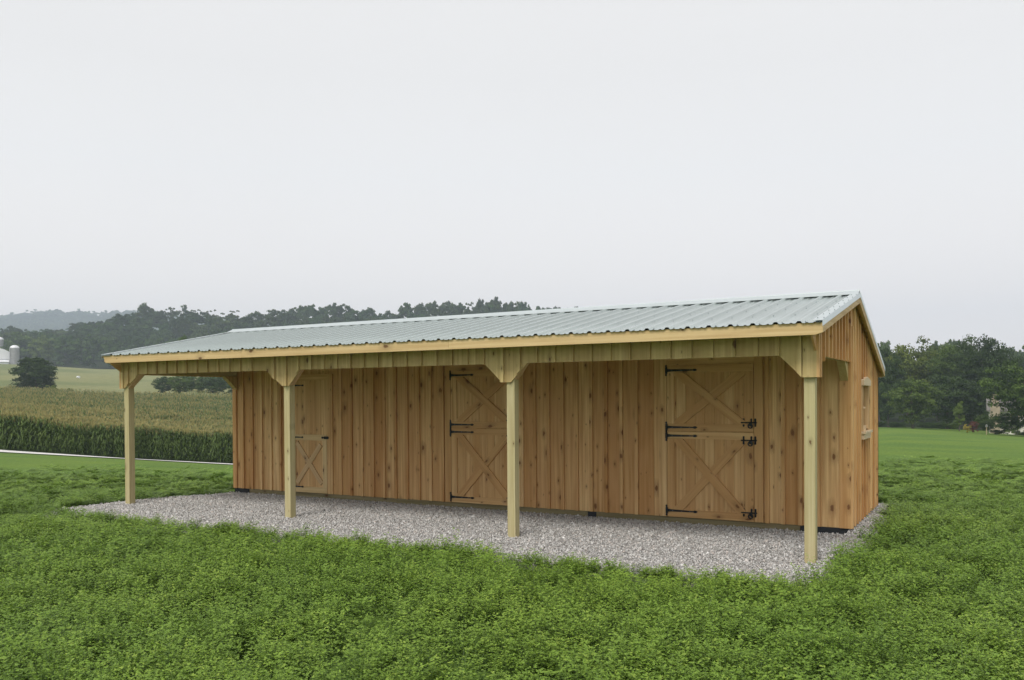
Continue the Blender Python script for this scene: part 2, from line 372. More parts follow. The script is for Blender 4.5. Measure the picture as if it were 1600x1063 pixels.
# ------------------------------------------------------------------ scattering (one object each, geometry nodes)
def scatter(name, pts, rot, scl, idx, variants, label):
    pts = np.asarray(pts, np.float32); n = len(pts)
    me = bpy.data.meshes.new(name); me.vertices.add(n); me.vertices.foreach_set('co', pts.ravel())
    for k, a, ty, key in (('rot', rot, 'FLOAT_VECTOR', 'vector'), ('scl', scl, 'FLOAT_VECTOR', 'vector'), ('idx', idx, 'INT', 'value')):
        at = me.attributes.new(k, ty, 'POINT'); at.data.foreach_set(key, np.asarray(a, np.int32 if ty == 'INT' else np.float32).ravel())
    o = link(name, me)
    g = bpy.data.node_groups.new(name, 'GeometryNodeTree')
    g.interface.new_socket('Geometry', in_out='INPUT', socket_type='NodeSocketGeometry')
    g.interface.new_socket('Geometry', in_out='OUTPUT', socket_type='NodeSocketGeometry')
    gi = g.nodes.new('NodeGroupInput'); go = g.nodes.new('NodeGroupOutput')
    iop = g.nodes.new('GeometryNodeInstanceOnPoints'); join = g.nodes.new('GeometryNodeJoinGeometry')
    for vme in variants:
        vo = bpy.data.objects.new(name+'_source', vme)
        oi = g.nodes.new('GeometryNodeObjectInfo'); oi.inputs['Object'].default_value = vo; oi.inputs['As Instance'].default_value = True
        g.links.new(oi.outputs['Geometry'], join.inputs[0])
    def na(nm, ty):
        q = g.nodes.new('GeometryNodeInputNamedAttribute'); q.data_type = ty; q.inputs[0].default_value = nm; return q.outputs[0]
    g.links.new(gi.outputs[0], iop.inputs['Points']); g.links.new(join.outputs[0], iop.inputs['Instance'])
    iop.inputs['Pick Instance'].default_value = True
    g.links.new(na('idx', 'INT'), iop.inputs['Instance Index']); g.links.new(na('rot', 'FLOAT_VECTOR'), iop.inputs['Rotation']); g.links.new(na('scl', 'FLOAT_VECTOR'), iop.inputs['Scale'])
    g.links.new(iop.outputs[0], go.inputs[0])
    md = o.modifiers.new('scatter', 'NODES'); md.node_group = g
    return tag(o, label=label, kind='stuff')

def unit(v): return v/np.maximum(np.linalg.norm(v, axis=-1, keepdims=True), 1e-9)
def quads(C, A, B):
    """diamond leaves: centre C, half axes A, B"""
    V = np.stack([C-A, C-B, C+A, C+B], 1).reshape(-1, 3)
    return V, np.arange(len(C)*4).reshape(-1, 4)

# alfalfa clump: stems with three-leaflet leaves
def alfalfa(seed, nst=10, hgt=.215, rad=.11, leaf=.0120):
    r = np.random.default_rng(seed); C = []; A = []; B = []; T = []
    SV = []; SF = []
    for s in range(nst):
        a = r.uniform(0, 6.28); q = rad*math.sqrt(r.random()); base = np.array([q*math.cos(a), q*math.sin(a), 0])
        lean = np.array([math.cos(a), math.sin(a), 0])*r.uniform(.02, .10); ts = r.normal(0, .13); h = hgt*r.uniform(.7, 1.15)
        prev = None
        for k in range(12):
            f = .25+.75*(k+r.uniform(-.3, .3))/11; f = min(f, 1.0)
            p = base+lean*f*f+np.array([0, 0, h*f]); p[:2] += r.normal(0, .004, 2)
            b = r.uniform(0, 6.28); out = np.array([math.cos(b), math.sin(b), .25+r.uniform(-.1, .5)]); out /= np.linalg.norm(out)
            pe = p+out*.022*(1.2-.5*f)
            for da in (-1.0, 0, 1.0):
                ca, sa = math.cos(b+da), math.sin(b+da)
                ax = np.array([ca, sa, r.uniform(-.35, .55)]); ax /= np.linalg.norm(ax)
                sd_ = np.cross(ax, (0, 0, 1)); sd_ /= np.linalg.norm(sd_); sd_ = sd_+np.array([0, 0, r.uniform(-.5, .5)])
                L = leaf*r.uniform(.8, 1.35)*(1.15-.35*f)
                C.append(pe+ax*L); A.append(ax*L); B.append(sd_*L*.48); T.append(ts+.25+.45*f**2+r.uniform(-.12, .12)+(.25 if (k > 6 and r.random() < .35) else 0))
        i = len(SV); w = .0018
        top = base+lean+np.array([0, 0, h])
        SV += [base+[w, 0, 0], base-[w, 0, 0], top-[w*.5, 0, 0], top+[w*.5, 0, 0]]; SF.append((i, i+1, i+2, i+3))
    V, F = quads(np.array(C), np.array(A), np.array(B))
    T = np.repeat(T, 4); n = len(V); V = np.vstack([V, SV]); F2 = np.array(SF)+n
    F = np.vstack([F, F2]); T = np.concatenate([T, np.full(len(SV), .3)])
    mi = np.concatenate([np.zeros(len(F)-len(F2)), np.ones(len(F2))])
    return fast_mesh('alfalfa_clump', V, F, [M_ALF, M_STEM], mi, {'tint': ('POINT', T)})

PAD = [(-11.75, -4.0), (-11.35, -2.0), (-11.05, 0.0), (-11.0, 3.1), (.44, 3.1), (.44, 0), (.46, -2.2), (.50, -4.1), (-5, -4.25)]
def in_pad(x, y):
    return (x > np.interp(y, [-4.2, -3.3, -2, 0, 3], [-10.6, -11.38, -11.25, -11.0, -11.0])) & (x < .29) & (y > -3.66+.06*np.sin(x*1.7)+.05*np.sin(x*5.1)) & (y < 3.0)
def sheet(name, pts, z0, z1, m, **k):
    b = MB(); b.prism(pts, (0, 0, z0), (1, 0, 0), (0, 1, 0), z1-z0); o = b.build(name, m); tag(o, **k); return o

def patchy(x, y):
    return .5+.25*np.sin(x*1.3+1.7*np.sin(y*.9))+.25*np.sin(y*1.9+1.3*np.sin(x*1.1+2))+.18*np.sin(x*3.7+y*2.9)+.14*np.sin(x*5.3-y*6.1)

def field_points(n_per, b0, b1, margin=1.08, seed=1):
    r = np.random.default_rng(seed)
    area = (b1*b1-b0*b0)*.62*margin
    n = int(area*n_per)
    n = int(n*1.22); b = np.sqrt(r.uniform(b0*b0, b1*b1, n)); px = r.uniform(800-820*margin-120, 800+820*margin+260, n)
    a = (px-800)/FOC*b
    return CAM[0]+FWD[0]*b+RGT[0]*a, CAM[1]+FWD[1]*b+RGT[1]*a, b, px, r

ALF = [alfalfa(s) for s in range(7)]
def make_alfalfa():
    P = []; RR = []; SC = []; ID = []
    for (dens, b0, b1, sw, seed) in ((62, 4.0, 8.5, .95, 1), (46, 8.5, 13.5, 1.12, 2), (30, 13.5, 20, 1.25, 3), (12, 20, 27, 1.5, 4)):
        x, y, b, px, r = field_points(dens, b0, b1, 1.12 if b0 < 13 else 1.04, seed)
        keep = ~in_pad(x, y)
        keep &= ~((x > -11.2) & (x < .5) & (y > 2.9) & (y < 3.3))
        hide = (px > 420) & (px < 1290) & (y > 3.3)       # standing behind the barn
        keep &= ~(hide & (r.random(len(x)) > .3))
        pt = patchy(x, y)
        keep &= r.random(len(x)) < np.interp(b+1.2*np.sin(px*.021)+.7*np.sin(px*.06), [14, 17, 22, 27], [1, .85, .35, 0])
        keep &= r.random(len(x)) < .55+.6*np.clip(pt, 0, 1)
        x, y, b, pt = x[keep], y[keep], b[keep], pt[keep]
        # lower growth far away and at the rim of the gravel
        rim = np.clip((-3.95-y)/.9, 0, 1); rim = np.where((y < -3.7) & (x > -11.6) & (x < .4), .75+.25*rim, 1)
        far = np.interp(b, [10, 13, 16, 27], [1, .62, .34, .2])
        h = (.78+.20*np.clip(pt, 0, 1)+r.normal(0, .09, len(x)))*rim*far
        h = np.where(r.random(len(x)) < .035, h*1.3, h)
        w = sw*r.uniform(.85, 1.2, len(x))
        z = H(x, y)-.03
        P.append(np.stack([x, y, z], -1)); RR.append(np.stack([r.normal(0, .13, len(x)), r.normal(0, .13, len(x)), r.uniform(0, 6.28, len(x))], -1))
        SC.append(np.stack([w, w, np.clip(h, .15, 1.4)], -1)); ID.append(r.integers(0, len(ALF), len(x)))
    # a few sprigs creeping on to the stones
    r = np.random.default_rng(77); n = 150; x = r.uniform(-11.3, .3, n); y = -3.95+np.abs(r.normal(0, .14, n))
    P.append(np.stack([x, y, np.zeros(n)], -1)); RR.append(np.stack([r.normal(0, .3, n), r.normal(0, .3, n), r.uniform(0, 6.28, n)], -1))
    s = r.uniform(.3, .7, n); SC.append(np.stack([s, s, s], -1)); ID.append(r.integers(0, len(ALF), n))
    P = np.vstack(P); print('alfalfa clumps', len(P))
    scatter('alfalfa', P, np.vstack(RR), np.vstack(SC), np.concatenate(ID), ALF, 'dense green alfalfa growing all round the gravel pad')
make_alfalfa()

# ------------------------------------------------------------------ gravel
M_GRAV, _t, _p = mat('gravel_base')
_g = N(_t, 'ShaderNodeNewGeometry'); _n = N(_t, 'ShaderNodeTexVoronoi'); _n.inputs['Scale'].default_value = 55
_t.links.new(_g.outputs['Position'], _n.inputs['Vector'])
_s = N(_t, 'ShaderNodeSeparateColor'); _t.links.new(_n.outputs['Color'], _s.inputs[0])
_c = ramp(_t, [(0, (.13, .12, .11)), (.5, (.33, .31, .30)), (1, (.56, .54, .52))], _s.outputs[0])
_t.links.new(_c.outputs[0], _p.inputs['Base Color']); _p.inputs['Roughness'].default_value = .95
_b = N(_t, 'ShaderNodeBump'); _b.inputs['Strength'].default_value = 1; _b.inputs['Distance'].default_value = .01; _b.invert = True
_t.links.new(_n.outputs['Distance'], _b.inputs['Height']); _t.links.new(_b.outputs[0], _p.inputs['Normal'])
def padz(y, x=-1.0): return np.where(np.asarray(x) > .0, .012, np.interp(y, [-1.5, -.45], [-.004, -.045]))
def make_pad():
    ys = np.array([-3.72, -3.3, -2.4, -1.8, -1.5, -1.2, -.9, -.6, -.45, 0, 1.5, 3.12]); V = []; F = []
    xl = np.interp(ys, [-4.2, -3.3, -2, 0, 3], [-10.6, -11.42, -11.3, -11.02, -11.0])
    n = 24
    for y, a in zip(ys, xl):
        for x in list(np.linspace(a, -.03, n-3))+[.03, .2, .33]: V.append((x, y, float(padz(y, x)) if y > -.7 else float(padz(y))))
    for j in range(len(ys)-1):
        for i in range(n-1): F.append((j*n+i, j*n+i+1, (j+1)*n+i+1, (j+1)*n+i))
    b = len(V)                                   # skirt down into the soil
    rim = [i for i in range(n)]+[j*n+n-1 for j in range(1, len(ys))]+[(len(ys)-1)*n+i for i in range(n-2, -1, -1)]+[j*n for j in range(len(ys)-2, 0, -1)]
    for i in rim: x, y, z = V[i]; V.append((x, y, GZ-.03))
    for k in range(len(rim)): q = (k+1) % len(rim); F.append((rim[k], b+k, b+q, rim[q]))
    tag(link('gravel_pad', fast_mesh('gravel_pad', V, F, [M_GRAV])), kind='structure', label='pad of crushed grey stone under the barn')
make_pad()
def stone_mat():
    m, t, p = mat('crushed_stone'); oi = N(t, 'ShaderNodeObjectInfo')
    c = ramp(t, [(0, (.20, .195, .185)), (.2, (.37, .36, .345)), (.55, (.49, .48, .465)), (.8, (.60, .59, .575)), (.9, (.52, .46, .42)), (1, (.76, .755, .74))], oi.outputs['Random'])
    t.links.new(c.outputs[0], p.inputs['Base Color']); p.inputs['Roughness'].default_value = .85; p.inputs['Specular IOR Level'].default_value = .2
    return m
M_STONE = stone_mat()
def stone(seed):
    r = np.random.default_rng(seed)
    V = np.array([(1, 0, 0), (0, 1, 0), (-1, 0, 0), (0, -1, 0), (0, 0, 1), (0, 0, -1)], float)
    V = V*r.uniform(.7, 1.3, (6, 1))+r.normal(0, .18, (6, 3)); V[:, 2] *= .6
    F = [(0, 1, 4), (1, 2, 4), (2, 3, 4), (3, 0, 4), (1, 0, 5), (2, 1, 5), (3, 2, 5), (0, 3, 5)]
    return fast_mesh('stone', V*.0100, F, [M_STONE])
def make_gravel():
    r = np.random.default_rng(5); n = 128000
    x = r.uniform(-11.9, .42, n); y = r.uniform(-4.3, .15, n)
    x2 = r.uniform(0, .32, 3000); y2 = r.uniform(0, 3.05, 3000)
    x = np.concatenate([x, x2]); y = np.concatenate([y, y2])
    k = in_pad(x+r.normal(0, .05, len(x)), y+r.normal(0, .05, len(x))) & ((y < .06) | (x > .0))
    x, y = x[k], y[k]; n = len(x)
    z = np.where((x > 0) & (y > -.5), .016, padz(y)+.004)+r.uniform(-.006, .010, n)
    s = r.lognormal(-.08, .38, n)
    print('stones', n)
    scatter('gravel_stones', np.stack([x, y, z], -1), r.uniform(0, 6.28, (n, 3)), np.stack([s, s, s], -1), r.integers(0, 8, n), [stone(i) for i in range(8)], 'loose crushed grey stones covering the pad in front of the stalls')
make_gravel()

# ------------------------------------------------------------------ the barn
L, PD, D = 10.97, 2.386, 2.632
ST = .022      # board thickness
BT = .029      # batten thickness
BW = .048
X, Yx, Z = (1, 0, 0), (0, 1, 0), (0, 0, 1)
RZ0, RS, YR, RTOP = 2.452, .2020, .0528, 3.005
ZB, YB = 2.135, 2.832
YE = -PD-.30
def pan(y): return RZ0+(y-YE)*RS if y <= YR else RTOP-(y-YR)*(RTOP-ZB)/(YB-YR)
barn = empty('horse_barn', (0, 0, 0))
tag(barn, 'long low pine board and batten horse barn with open porch and shiny metal roof', 'barn')

def interp_pts(poly, u0, u1):
    """points of the polyline (sorted in u) between u0 and u1, ends included"""
    us = [p[0] for p in poly]; vs = [p[1] for p in poly]
    e = 1e-4
    out = [(u0, float(np.interp(u0+e, us, vs)))]
    out += [p for p in poly if u0+e < p[0] < u1-e]
    out.append((u1, float(np.interp(u1-e, us, vs))))
    return out
def bb_wall(mb, u0, u1, bot, top, O, U, V, edges, t_in=0.0, batten=True, holes=(), bw=BW, skip=()):
    """vertical boards with their battens. edges = joints between boards"""
    E = [u0]+[e for e in edges if u0+.03 < e < u1-.03]+[u1]
    for a, b in zip(E[:-1], E[1:]):
        g = .0012
        B = interp_pts(bot, a+g, b-g); T = interp_pts(top, a+g, b-g)
        hs_ = [h for h in holes if h[0] < b-.005 and h[1] > a+.005]
        tint = rnd.random(); off = [rnd.uniform(0, 90) for _ in range(3)]
        if not hs_: mb.prism(B+T[::-1], O, U, V, ST, tint=tint, off=off)
        else:
            h = hs_[0]
            cuts = sorted({a+g, max(a+g, h[0]), min(b-g, h[1]), b-g})
            for c0, c1 in zip(cuts[:-1], cuts[1:]):
                if c1-c0 < 1e-4: continue
                B = interp_pts(bot, c0, c1); T = interp_pts(top, c0, c1)
                if h[0]-1e-6 <= c0 and c1 <= h[1]+1e-6:
                    mb.prism(B+[(c1, h[2]), (c0, h[2])], O, U, V, ST, tint=tint, off=off)
                    mb.prism([(c0, h[3]), (c1, h[3])]+T[::-1], O, U, V, ST, tint=tint, off=off)
                else: mb.prism(B+T[::-1], O, U, V, ST, tint=tint, off=off)
    if batten:
        for e in edges:
            a, b = e-bw, e
            if a < u0-.002 or b > u1+.002: continue
            if any(s[0] < b and s[1] > a for s in skip): continue
            B = interp_pts(bot, a, b); T = interp_pts(top, a, b)
            B = [(p, q-.0) for p, q in B]
            hs_ = [h for h in holes if h[0]-.07 < b and h[1]+.07 > a]
            tint = rnd.random(); off = [rnd.uniform(0, 90) for _ in range(3)]
            if hs_:
                h = hs_[0]
                mb.prism(B+[(b, h[2]-.05), (a, h[2]-.05)], O, U, V, ST+BT, t0=ST, tint=tint, off=off)
                mb.prism([(a, h[3]+.05), (b, h[3]+.05)]+T[::-1], O, U, V, ST+BT, t0=ST, tint=tint, off=off)
            else: mb.prism(B+T[::-1], O, U, V, ST+BT, t0=ST, tint=tint, off=off)

FW_TOP = 2.72
def fedges(vals): return sorted(vals)
# front wall of the stalls, faces -y
e1 = [-10.715+.2402*k for k in range(5)]
e2 = [-8.325+.2392*k for k in range(10)]
e3 = [-4.482+.2355*k for k in range(9)]
e4 = [-.995, -.79, -.575, -.345]
joints = fedges(e1+[-9.52, -9.2, -8.95, -8.7]+e2+[-6.0, -5.7, -5.4, -5.1, -4.8]+e3+[-2.3, -2.0, -1.7, -1.4, -1.16]+e4)
front = MB()
front.box(-L+.01, -.005, .002, .05, .045, FW_TOP)
bb_wall(front, -L, 0, [(-L, .045), (0, .04)], [(-L, FW_TOP), (0, FW_TOP)], (0, 0, 0), X, Z, joints,
        skip=[(-9.66, -8.53), (-6.17, -4.73), (-2.60, -1.08)])
front.rect(-.115, ST+.002, .04, FW_TOP, (0, 0, 0), X, Z, ST+BT+.004, t0=ST+.001)          # corner board
front.rect(-L-ST-.002, -L+.07, .045, FW_TOP, (0, 0, 0), X, Z, ST+BT+.004, t0=ST+.001)
front.build('front_wall', M_SIDE, barn)

# right gable end, faces +x ; porch part has arched corners
def roof_line(y): return pan(y)-.05
bot_r = [(-PD-.045, 1.915), (-PD+.14, 1.915), (-PD+.20, 1.955), (-PD+.33, 2.145), (-.045, 2.145), (-.044, .04), (D, .04)]
top_r = [(-PD-.045, roof_line(-PD-.045)), (YR, roof_line(YR)), (D, roof_line(D))]
WIN = (.90, 1.47, 1.26, 1.86)
ej = [-2.28+.232*k for k in range(10)]+[.002+.2385*k for k in range(1, 12)]
endw = MB()
bb_wall(endw, -PD-.045, D, bot_r, top_r, (0, 0, 0), Yx, Z, ej, holes=[WIN])
endw.rect(-.047, .0, .04, 2.6, (0, 0, 0), Yx, Z, ST+BT, t0=ST+.001)
endw.rect(D-.05, D+.0, .04, roof_line(D)-.01, (0, 0, 0), Yx, Z, ST+BT, t0=ST+.001)
endw.rect(-PD-.045, -PD, 1.915, roof_line(-PD), (0, 0, 0), Yx, Z, ST+BT, t0=ST+.001)
endw.build('right_gable_wall', M_SIDE, barn)
# left gable end, faces -x
endl = MB()
mir = lambda pl: [(-u, v) for u, v in reversed(pl)]
bb_wall(endl, -D, PD+.045, mir(bot_r), mir(top_r), (-L, 0, 0), (0, -1, 0), Z, sorted(-e for e in ej))
endl.rect(PD, PD+.045, 1.915, roof_line(-PD), (-L, 0, 0), (0, -1, 0), Z, ST+BT, t0=ST+.001)
endl.build('left_gable_wall', M_SIDE, barn)
back = MB()
bb_wall(back, 0, L, [(0, .04), (L, .04)], [(0, ZB-.06), (L, ZB-.06)], (0, D, 0), (-1, 0, 0), Z, [.24*k for k in range(1, 46)])
back.build('back_wall', M_SIDE, barn)
fl = MB(); fl.box(-L+.06, -.06, .06, D-.06, .045, .075, axis='x'); fl.build('stall_floor', M_SKID, barn)

# skids and rubber pads under the walls
sk = MB()
sk.box(-L+.05, -.05, -.012, .08, -.06, .044, axis='x')
sk.box(-L+.05, -.05, D-.1, D-.012, -.06, .044, axis='x')
sk.build('skid', M_SKID, barn)
for a, b in ((-.60, .005), (-L-.01, -L+.36), (-3.63, -3.50)):
    p = MB(); p.box(a, b, -.034, .10, -.06, .036); p.build('rubber_pad', M_RUBBER, barn, bevel=.006)

# posts
PS = .111
PX = [-L, -7.3784, -3.6469, -PS]
for i, px_ in enumerate(PX):
    m_ = MB(); m_.box(px_, px_+PS, -PD, -PD+PS, -.09, 2.38, tint=[.3, .55, .85, .6][i])
    m_.build('post', M_POST, barn, bevel=.005)

# front header with board and batten skirt and shaped brackets
hd = MB()
hd.box(-L+.003, -.003, -PD+.006, -PD+.10, 2.17, 2.34, axis='x'); hd.build('header_beam', M_POST, barn)
SB = 2.145; BB = 1.915
bot_f = [(-L-ST, BB), (-10.935, BB), (-10.55, SB), (-7.705, SB), (-7.385, BB), (-7.258, BB), (-7.04, SB), (-3.945, SB), (-3.70, BB), (-3.575, BB), (-3.345, SB), (-.352, SB), (-.122, BB), (ST, BB)]
topf = [(-L-ST, 2.50), (ST, 2.50)]
sj = sorted([-10.80+.2355*k for k in range(13)]+[-7.52+.2385*k for k in range(0, 15)]+[-3.94, -3.665, -3.43]+[-3.19+.2385*k for k in range(12)]+[-.345, -.125])
sj = [e for i, e in enumerate(sj) if i == 0 or e-sj[i-1] > .1]
skt = MB()
bb_wall(skt, -L-ST, ST, bot_f, topf, (0, -PD-.001, 0), X, Z, sj)
skt.rect(-.112, ST+.001, BB, 2.5, (0, -PD-.001, 0), X, Z, ST+.022, t0=ST+.001)
skt.rect(-L-ST-.001, -L+.03, BB, 2.5, (0, -PD-.001, 0), X, Z, ST+.022, t0=ST+.001)
skt.build('porch_skirt', M_SKIRT, barn)
# solid corner braces behind the skirt
for tri in ([(-10.86, BB+.004), (-10.86, SB+.02), (-10.56, SB+.02), (-10.83, BB+.04)], [(-7.69, SB+.02), (-7.385, BB+.01), (-7.385, SB+.02)], [(-7.262, BB+.01), (-7.055, SB+.02), (-7.262, SB+.02)],
            [(-3.93, SB+.02), (-3.652, BB+.02), (-3.652, SB+.02)], [(-3.531, BB+.03), (-3.36, SB+.02), (-3.531, SB+.02)], [(-.34, SB+.02), (-.116, BB+.01), (-.116, SB+.02)]):
    if tri[0][0] == -10.86: tri = [(-10.857, BB+.004), (-10.56, SB+.02), (-10.857, SB+.02)]
    q = MB(); q.prism(tri, (0, -PD+.095, 0), X, Z, .093, tint=.3); q.build('corner_brace', M_TRIM, barn)
for x0 in (-.10, -L+.005):      # braces where the end headers meet the wall and the posts
    q = MB()
    q.prism([(-.34, SB+.01), (-.05, BB-.005), (-.046, BB-.005), (-.046, SB+.01)], (x0, 0, 0), Yx, Z, .094, tint=.4); q.build('corner_brace', M_SKIRT, barn)
    q = MB()
    q.prism([(-PD+PS+.002, BB+.02), (-PD+.34, SB+.01), (-PD+PS+.002, SB+.01)], (x0, 0, 0), Yx, Z, .094, tint=.4); q.build('corner_brace', M_SKIRT, barn)
    q = MB(); q.box(x0, x0+.094, -PD+PS, -.046, 2.16, 2.33, axis='y'); q.build('header_beam', M_POST, barn)

# roof deck, rafters, fascia, rakes
OV = .113
def slope_board(mb, x0, x1, y0, y1, d0, d1, **k):
    """board following the roof line, d = depth below the pan"""
    mb.prism([(y0, pan(y0)-d1), (y1, pan(y1)-d1), (y1, pan(y1)-d0), (y0, pan(y0)-d0)], (x0, 0, 0), Yx, Z, x1-x0, along='u', **k)
dk = MB()
xs_ = np.linspace(-L-OV+.03, OV-.03, 16)
for a, b in zip(xs_[:-1], xs_[1:]):
    slope_board(dk, a, b-.002, YE+.03, YR, .006, .028); slope_board(dk, a, b-.002, YR, YB-.02, .006, .028)
dk.build('roof_deck', M_TRIM, barn)
rf = MB()
for x in np.arange(-L+.6, -.3, .61):
    slope_board(rf, x, x+.038, YE+.032, YR, .029, .12)
rf.build('rafter', M_TRIM, barn)
fa = MB()
cuts = [-L-OV+.02, -7.9, -4.3, OV+.014]
for a, b in zip(cuts[:-1], cuts[1:]):
    if a == cuts[0]: poly = [(a-.02, 2.452), (a+.05, 2.330), (b-.0015, 2.330), (b-.0015, 2.452)]; poly = [poly[1], poly[2], poly[3], poly[0]]
    elif b == cuts[-1]: poly = [(a, 2.330), (b-.07, 2.330), (b, 2.352), (b, 2.452), (a, 2.452)]
    else: poly = [(a, 2.330), (b-.0015, 2.330), (b-.0015, 2.452), (a, 2.452)]
    fa.prism(poly, (0, YE+.03, 0), X, Z, .03, along='u', tint=rnd.uniform(.3, .9))
fa.build('fascia', M_FASC, barn, bevel=.002)
for sx in (1, -1):
    o_ = OV+.012 if sx > 0 else -L-OV-.012
    rk = MB(); a, b = (o_-.026, o_) if sx > 0 else (o_, o_+.026)
    slope_board(rk, a, b, YE+.032, YR-.0005, .004, .105); slope_board(rk, a, b, YR, YB-.01, .004, .125); rk.build('rake_board', M_TRIM, barn)
    so_ = MB(); a, b = (ST+BT+.001, o_-.027) if sx > 0 else (o_+.027, -L-ST-BT-.001)
    slope_board(so_, a, b, YE+.032, YR-.0005, .03, .05); slope_board(so_, a, b, YR, YB-.01, .03, .05); so_.build('soffit', M_SIDE, barn)
    tl = MB(); a, b = (.0, ST) if sx > 0 else (-L-ST, -L)
    tl.prism([(YE+.04, 2.335), (-PD-.046, 2.185), (-PD-.046, 2.50), (YE+.04, 2.45-.02)], (a, 0, 0), Yx, Z, b-a, along='u'); tl.build('eave_return', M_SIDE, barn)
bf = MB(); bf.box(-L-OV+.01, OV-.012, YB-.03, YB-.006, ZB-.13, ZB-.004, axis='x'); bf.build('fascia', M_FASC, barn)

# ribbed metal roof
def metal_roof():
    pr = []; per = .2285; x = OV-.20+.0; xs = []
    k = 0; ctr = -.097
    prof = [(-L-OV, 0)]
    cs = [ctr-per*i for i in range(-0, 49)]
    for c in sorted(cs):
        if c-.03 < -L-OV or c+.03 > OV: continue
        prof += [(c-.034, 0), (c-.015, .022), (c+.015, .022), (c+.034, 0)]
        for f in (1/3, 2/3):
            m_ = c+per*f
            if m_+.02 < OV: prof += [(m_-.018, 0), (m_-.007, .007), (m_+.007, .007), (m_+.018, 0)]
    prof.append((OV, 0)); V = []; F = []; n = len(prof)
    lines = [(YE-.022, pan(YE)-.022*RS), (YR, RTOP), (YB+.02, ZB-.02*.322)]
    for (y, z) in lines:
        for (x, h) in prof: V.append((x, y, z+h+.002))
    for r_ in range(2):
        for i in range(n-1): F.append((r_*n+i, r_*n+i+1, (r_+1)*n+i+1, (r_+1)*n+i))
    mi = [0]*len(F)
    for c in cs:                                  # screws beside every rib
        if c < -L-OV+.03 or c > OV-.04: continue
        for f in (.03, .27, .50, .73, .93):
            y = YE+(YR-YE)*f; z = pan(y)+.002; b = len(V); s = .0045; x = c+.045
            for dz in (0, .007):
                for (dx, dy) in ((-s, -s), (s, -s), (s, s), (-s, s)): V.append((x+dx, y+dy, z+dz))
            F += [(b+4, b+5, b+6, b+7), (b, b+1, b+5, b+4), (b+1, b+2, b+6, b+5), (b+2, b+3, b+7, b+6), (b+3, b, b+4, b+7)]; mi += [1]*5
    me = fast_mesh('roof', V, F, [M_ROOF, M_SCREW], mi)
    ro = link('roof', me, barn)
    cl = MB(); cl.prism([(YR-.125, pan(YR-.125)+.004), (YR-.11, pan(YR-.11)+.004), (YR-.11, pan(YR-.11)+.020), (YR-.125, pan(YR-.125)+.020)], (-L-OV+.02, 0, 0), Yx, Z, L+2*OV-.04)
    cl.build('closure_strip', M_DARK, ro)
    rc = MB(); w = .15; h = .026
    rc.prism([(YR-w, pan(YR-w)+h-.006), (YR, RTOP+h+.018), (YR+w, pan(YR+w)+h-.006), (YR+w, pan(YR+w)+h), (YR+.022, RTOP+h+.022), (YR+.010, RTOP+h+.036), (YR-.010, RTOP+h+.036), (YR-.022, RTOP+h+.022), (YR-w, pan(YR-w)+h)], (-L-OV-.004, 0, 0), Yx, Z, L+2*OV+.008)
    rc.build('ridge_cap', M_CAP, ro)
    for sx in (1, -1):
        gt = MB(); o_ = OV+.016 if sx > 0 else -L-OV-.016
        for (y0, y1) in ((YE-.02, YR), (YR, YB+.02)):
            p_ = lambda y: pan(y) if YE < y < YB else (pan(YE)-.02*RS if y <= YE else ZB-.006)
            a, b = (o_-.10, o_) if sx > 0 else (o_, o_+.10)
            gt.prism([(y0, p_(y0)+.022), (y1, p_(y1)+.022), (y1, p_(y1)+.025), (y0, p_(y0)+.025)], (a, 0, 0), Yx, Z, b-a)
            a, b = (o_-.0025, o_) if sx > 0 else (o_, o_+.0025)
            gt.prism([(y0, p_(y0)-.035), (y1, p_(y1)-.035), (y1, p_(y1)+.0215), (y0, p_(y0)+.0215)], (a, 0, 0), Yx, Z, b-a)
            for q in np.arange(.06, .97, .12):
                y = y0+(y1-y0)*q; z = p_(y)+.026
                for dx in (-.015, -.075):
                    s = .0045; xx = o_+dx*sx
                    gt.box(xx-s, xx+s, y-s, y+s, z-.002, z+.006, mat=1)
        gt.build('gable_trim', [M_CAP, M_SCREW], ro)
metal_roof()

# ------------------------------------------------------------------ doors
FN = -1
def strip(mb, p0, p1, w, y, t, **k):
    """straight board from p0 to p1 (x,z) of width w on the front face at depth y"""
    p0 = np.array(p0, float); p1 = np.array(p1, float); d = p1-p0; Ln = np.linalg.norm(d); d /= Ln
    V = np.array([d[0], 0, d[1]]); U = np.cross(V, (0, -1, 0))
    mb.rect(-w/2, w/2, 0, Ln, (p0[0], y, p0[1]), U, V, t, **k)
def hinge(parent, x, z, ln, y):
    h = MB(); s = ln/.45
    h.prism([(-.012, -.068), (-.004, -.078), (.008, -.078), (.016, -.066), (.012, -.05), (.017, -.028), (.02, 0), (.017, .028), (.012, .05), (.016, .066), (.008, .078), (-.004, .078), (-.012, .068), (-.008, .05), (-.012, .03), (-.012, -.03), (-.008, -.05)], (x, y, z), X, Z, .006)
    h.prism([(.015, -.022), (.08*s, -.015), (.30*s, -.011), (.385*s, -.008), (.40*s, -.016), (.425*s, -.017), (.45*s, 0), (.425*s, .017), (.40*s, .016), (.385*s, .008), (.30*s, .011), (.08*s, .015), (.015, .022)], (x, y-.002, z), X, Z, .006)
    h.tube((x+.014, y-.008, z-.045), (x+.014, y-.008, z+.045), .009)
    for q in (.09, .22, .34): h.disc((x+q*s, y-.0085, z), .005, (X, Z), .003, n=8, mat=1)
    h.build('hinge', [M_IRON, M_SCREW], parent)
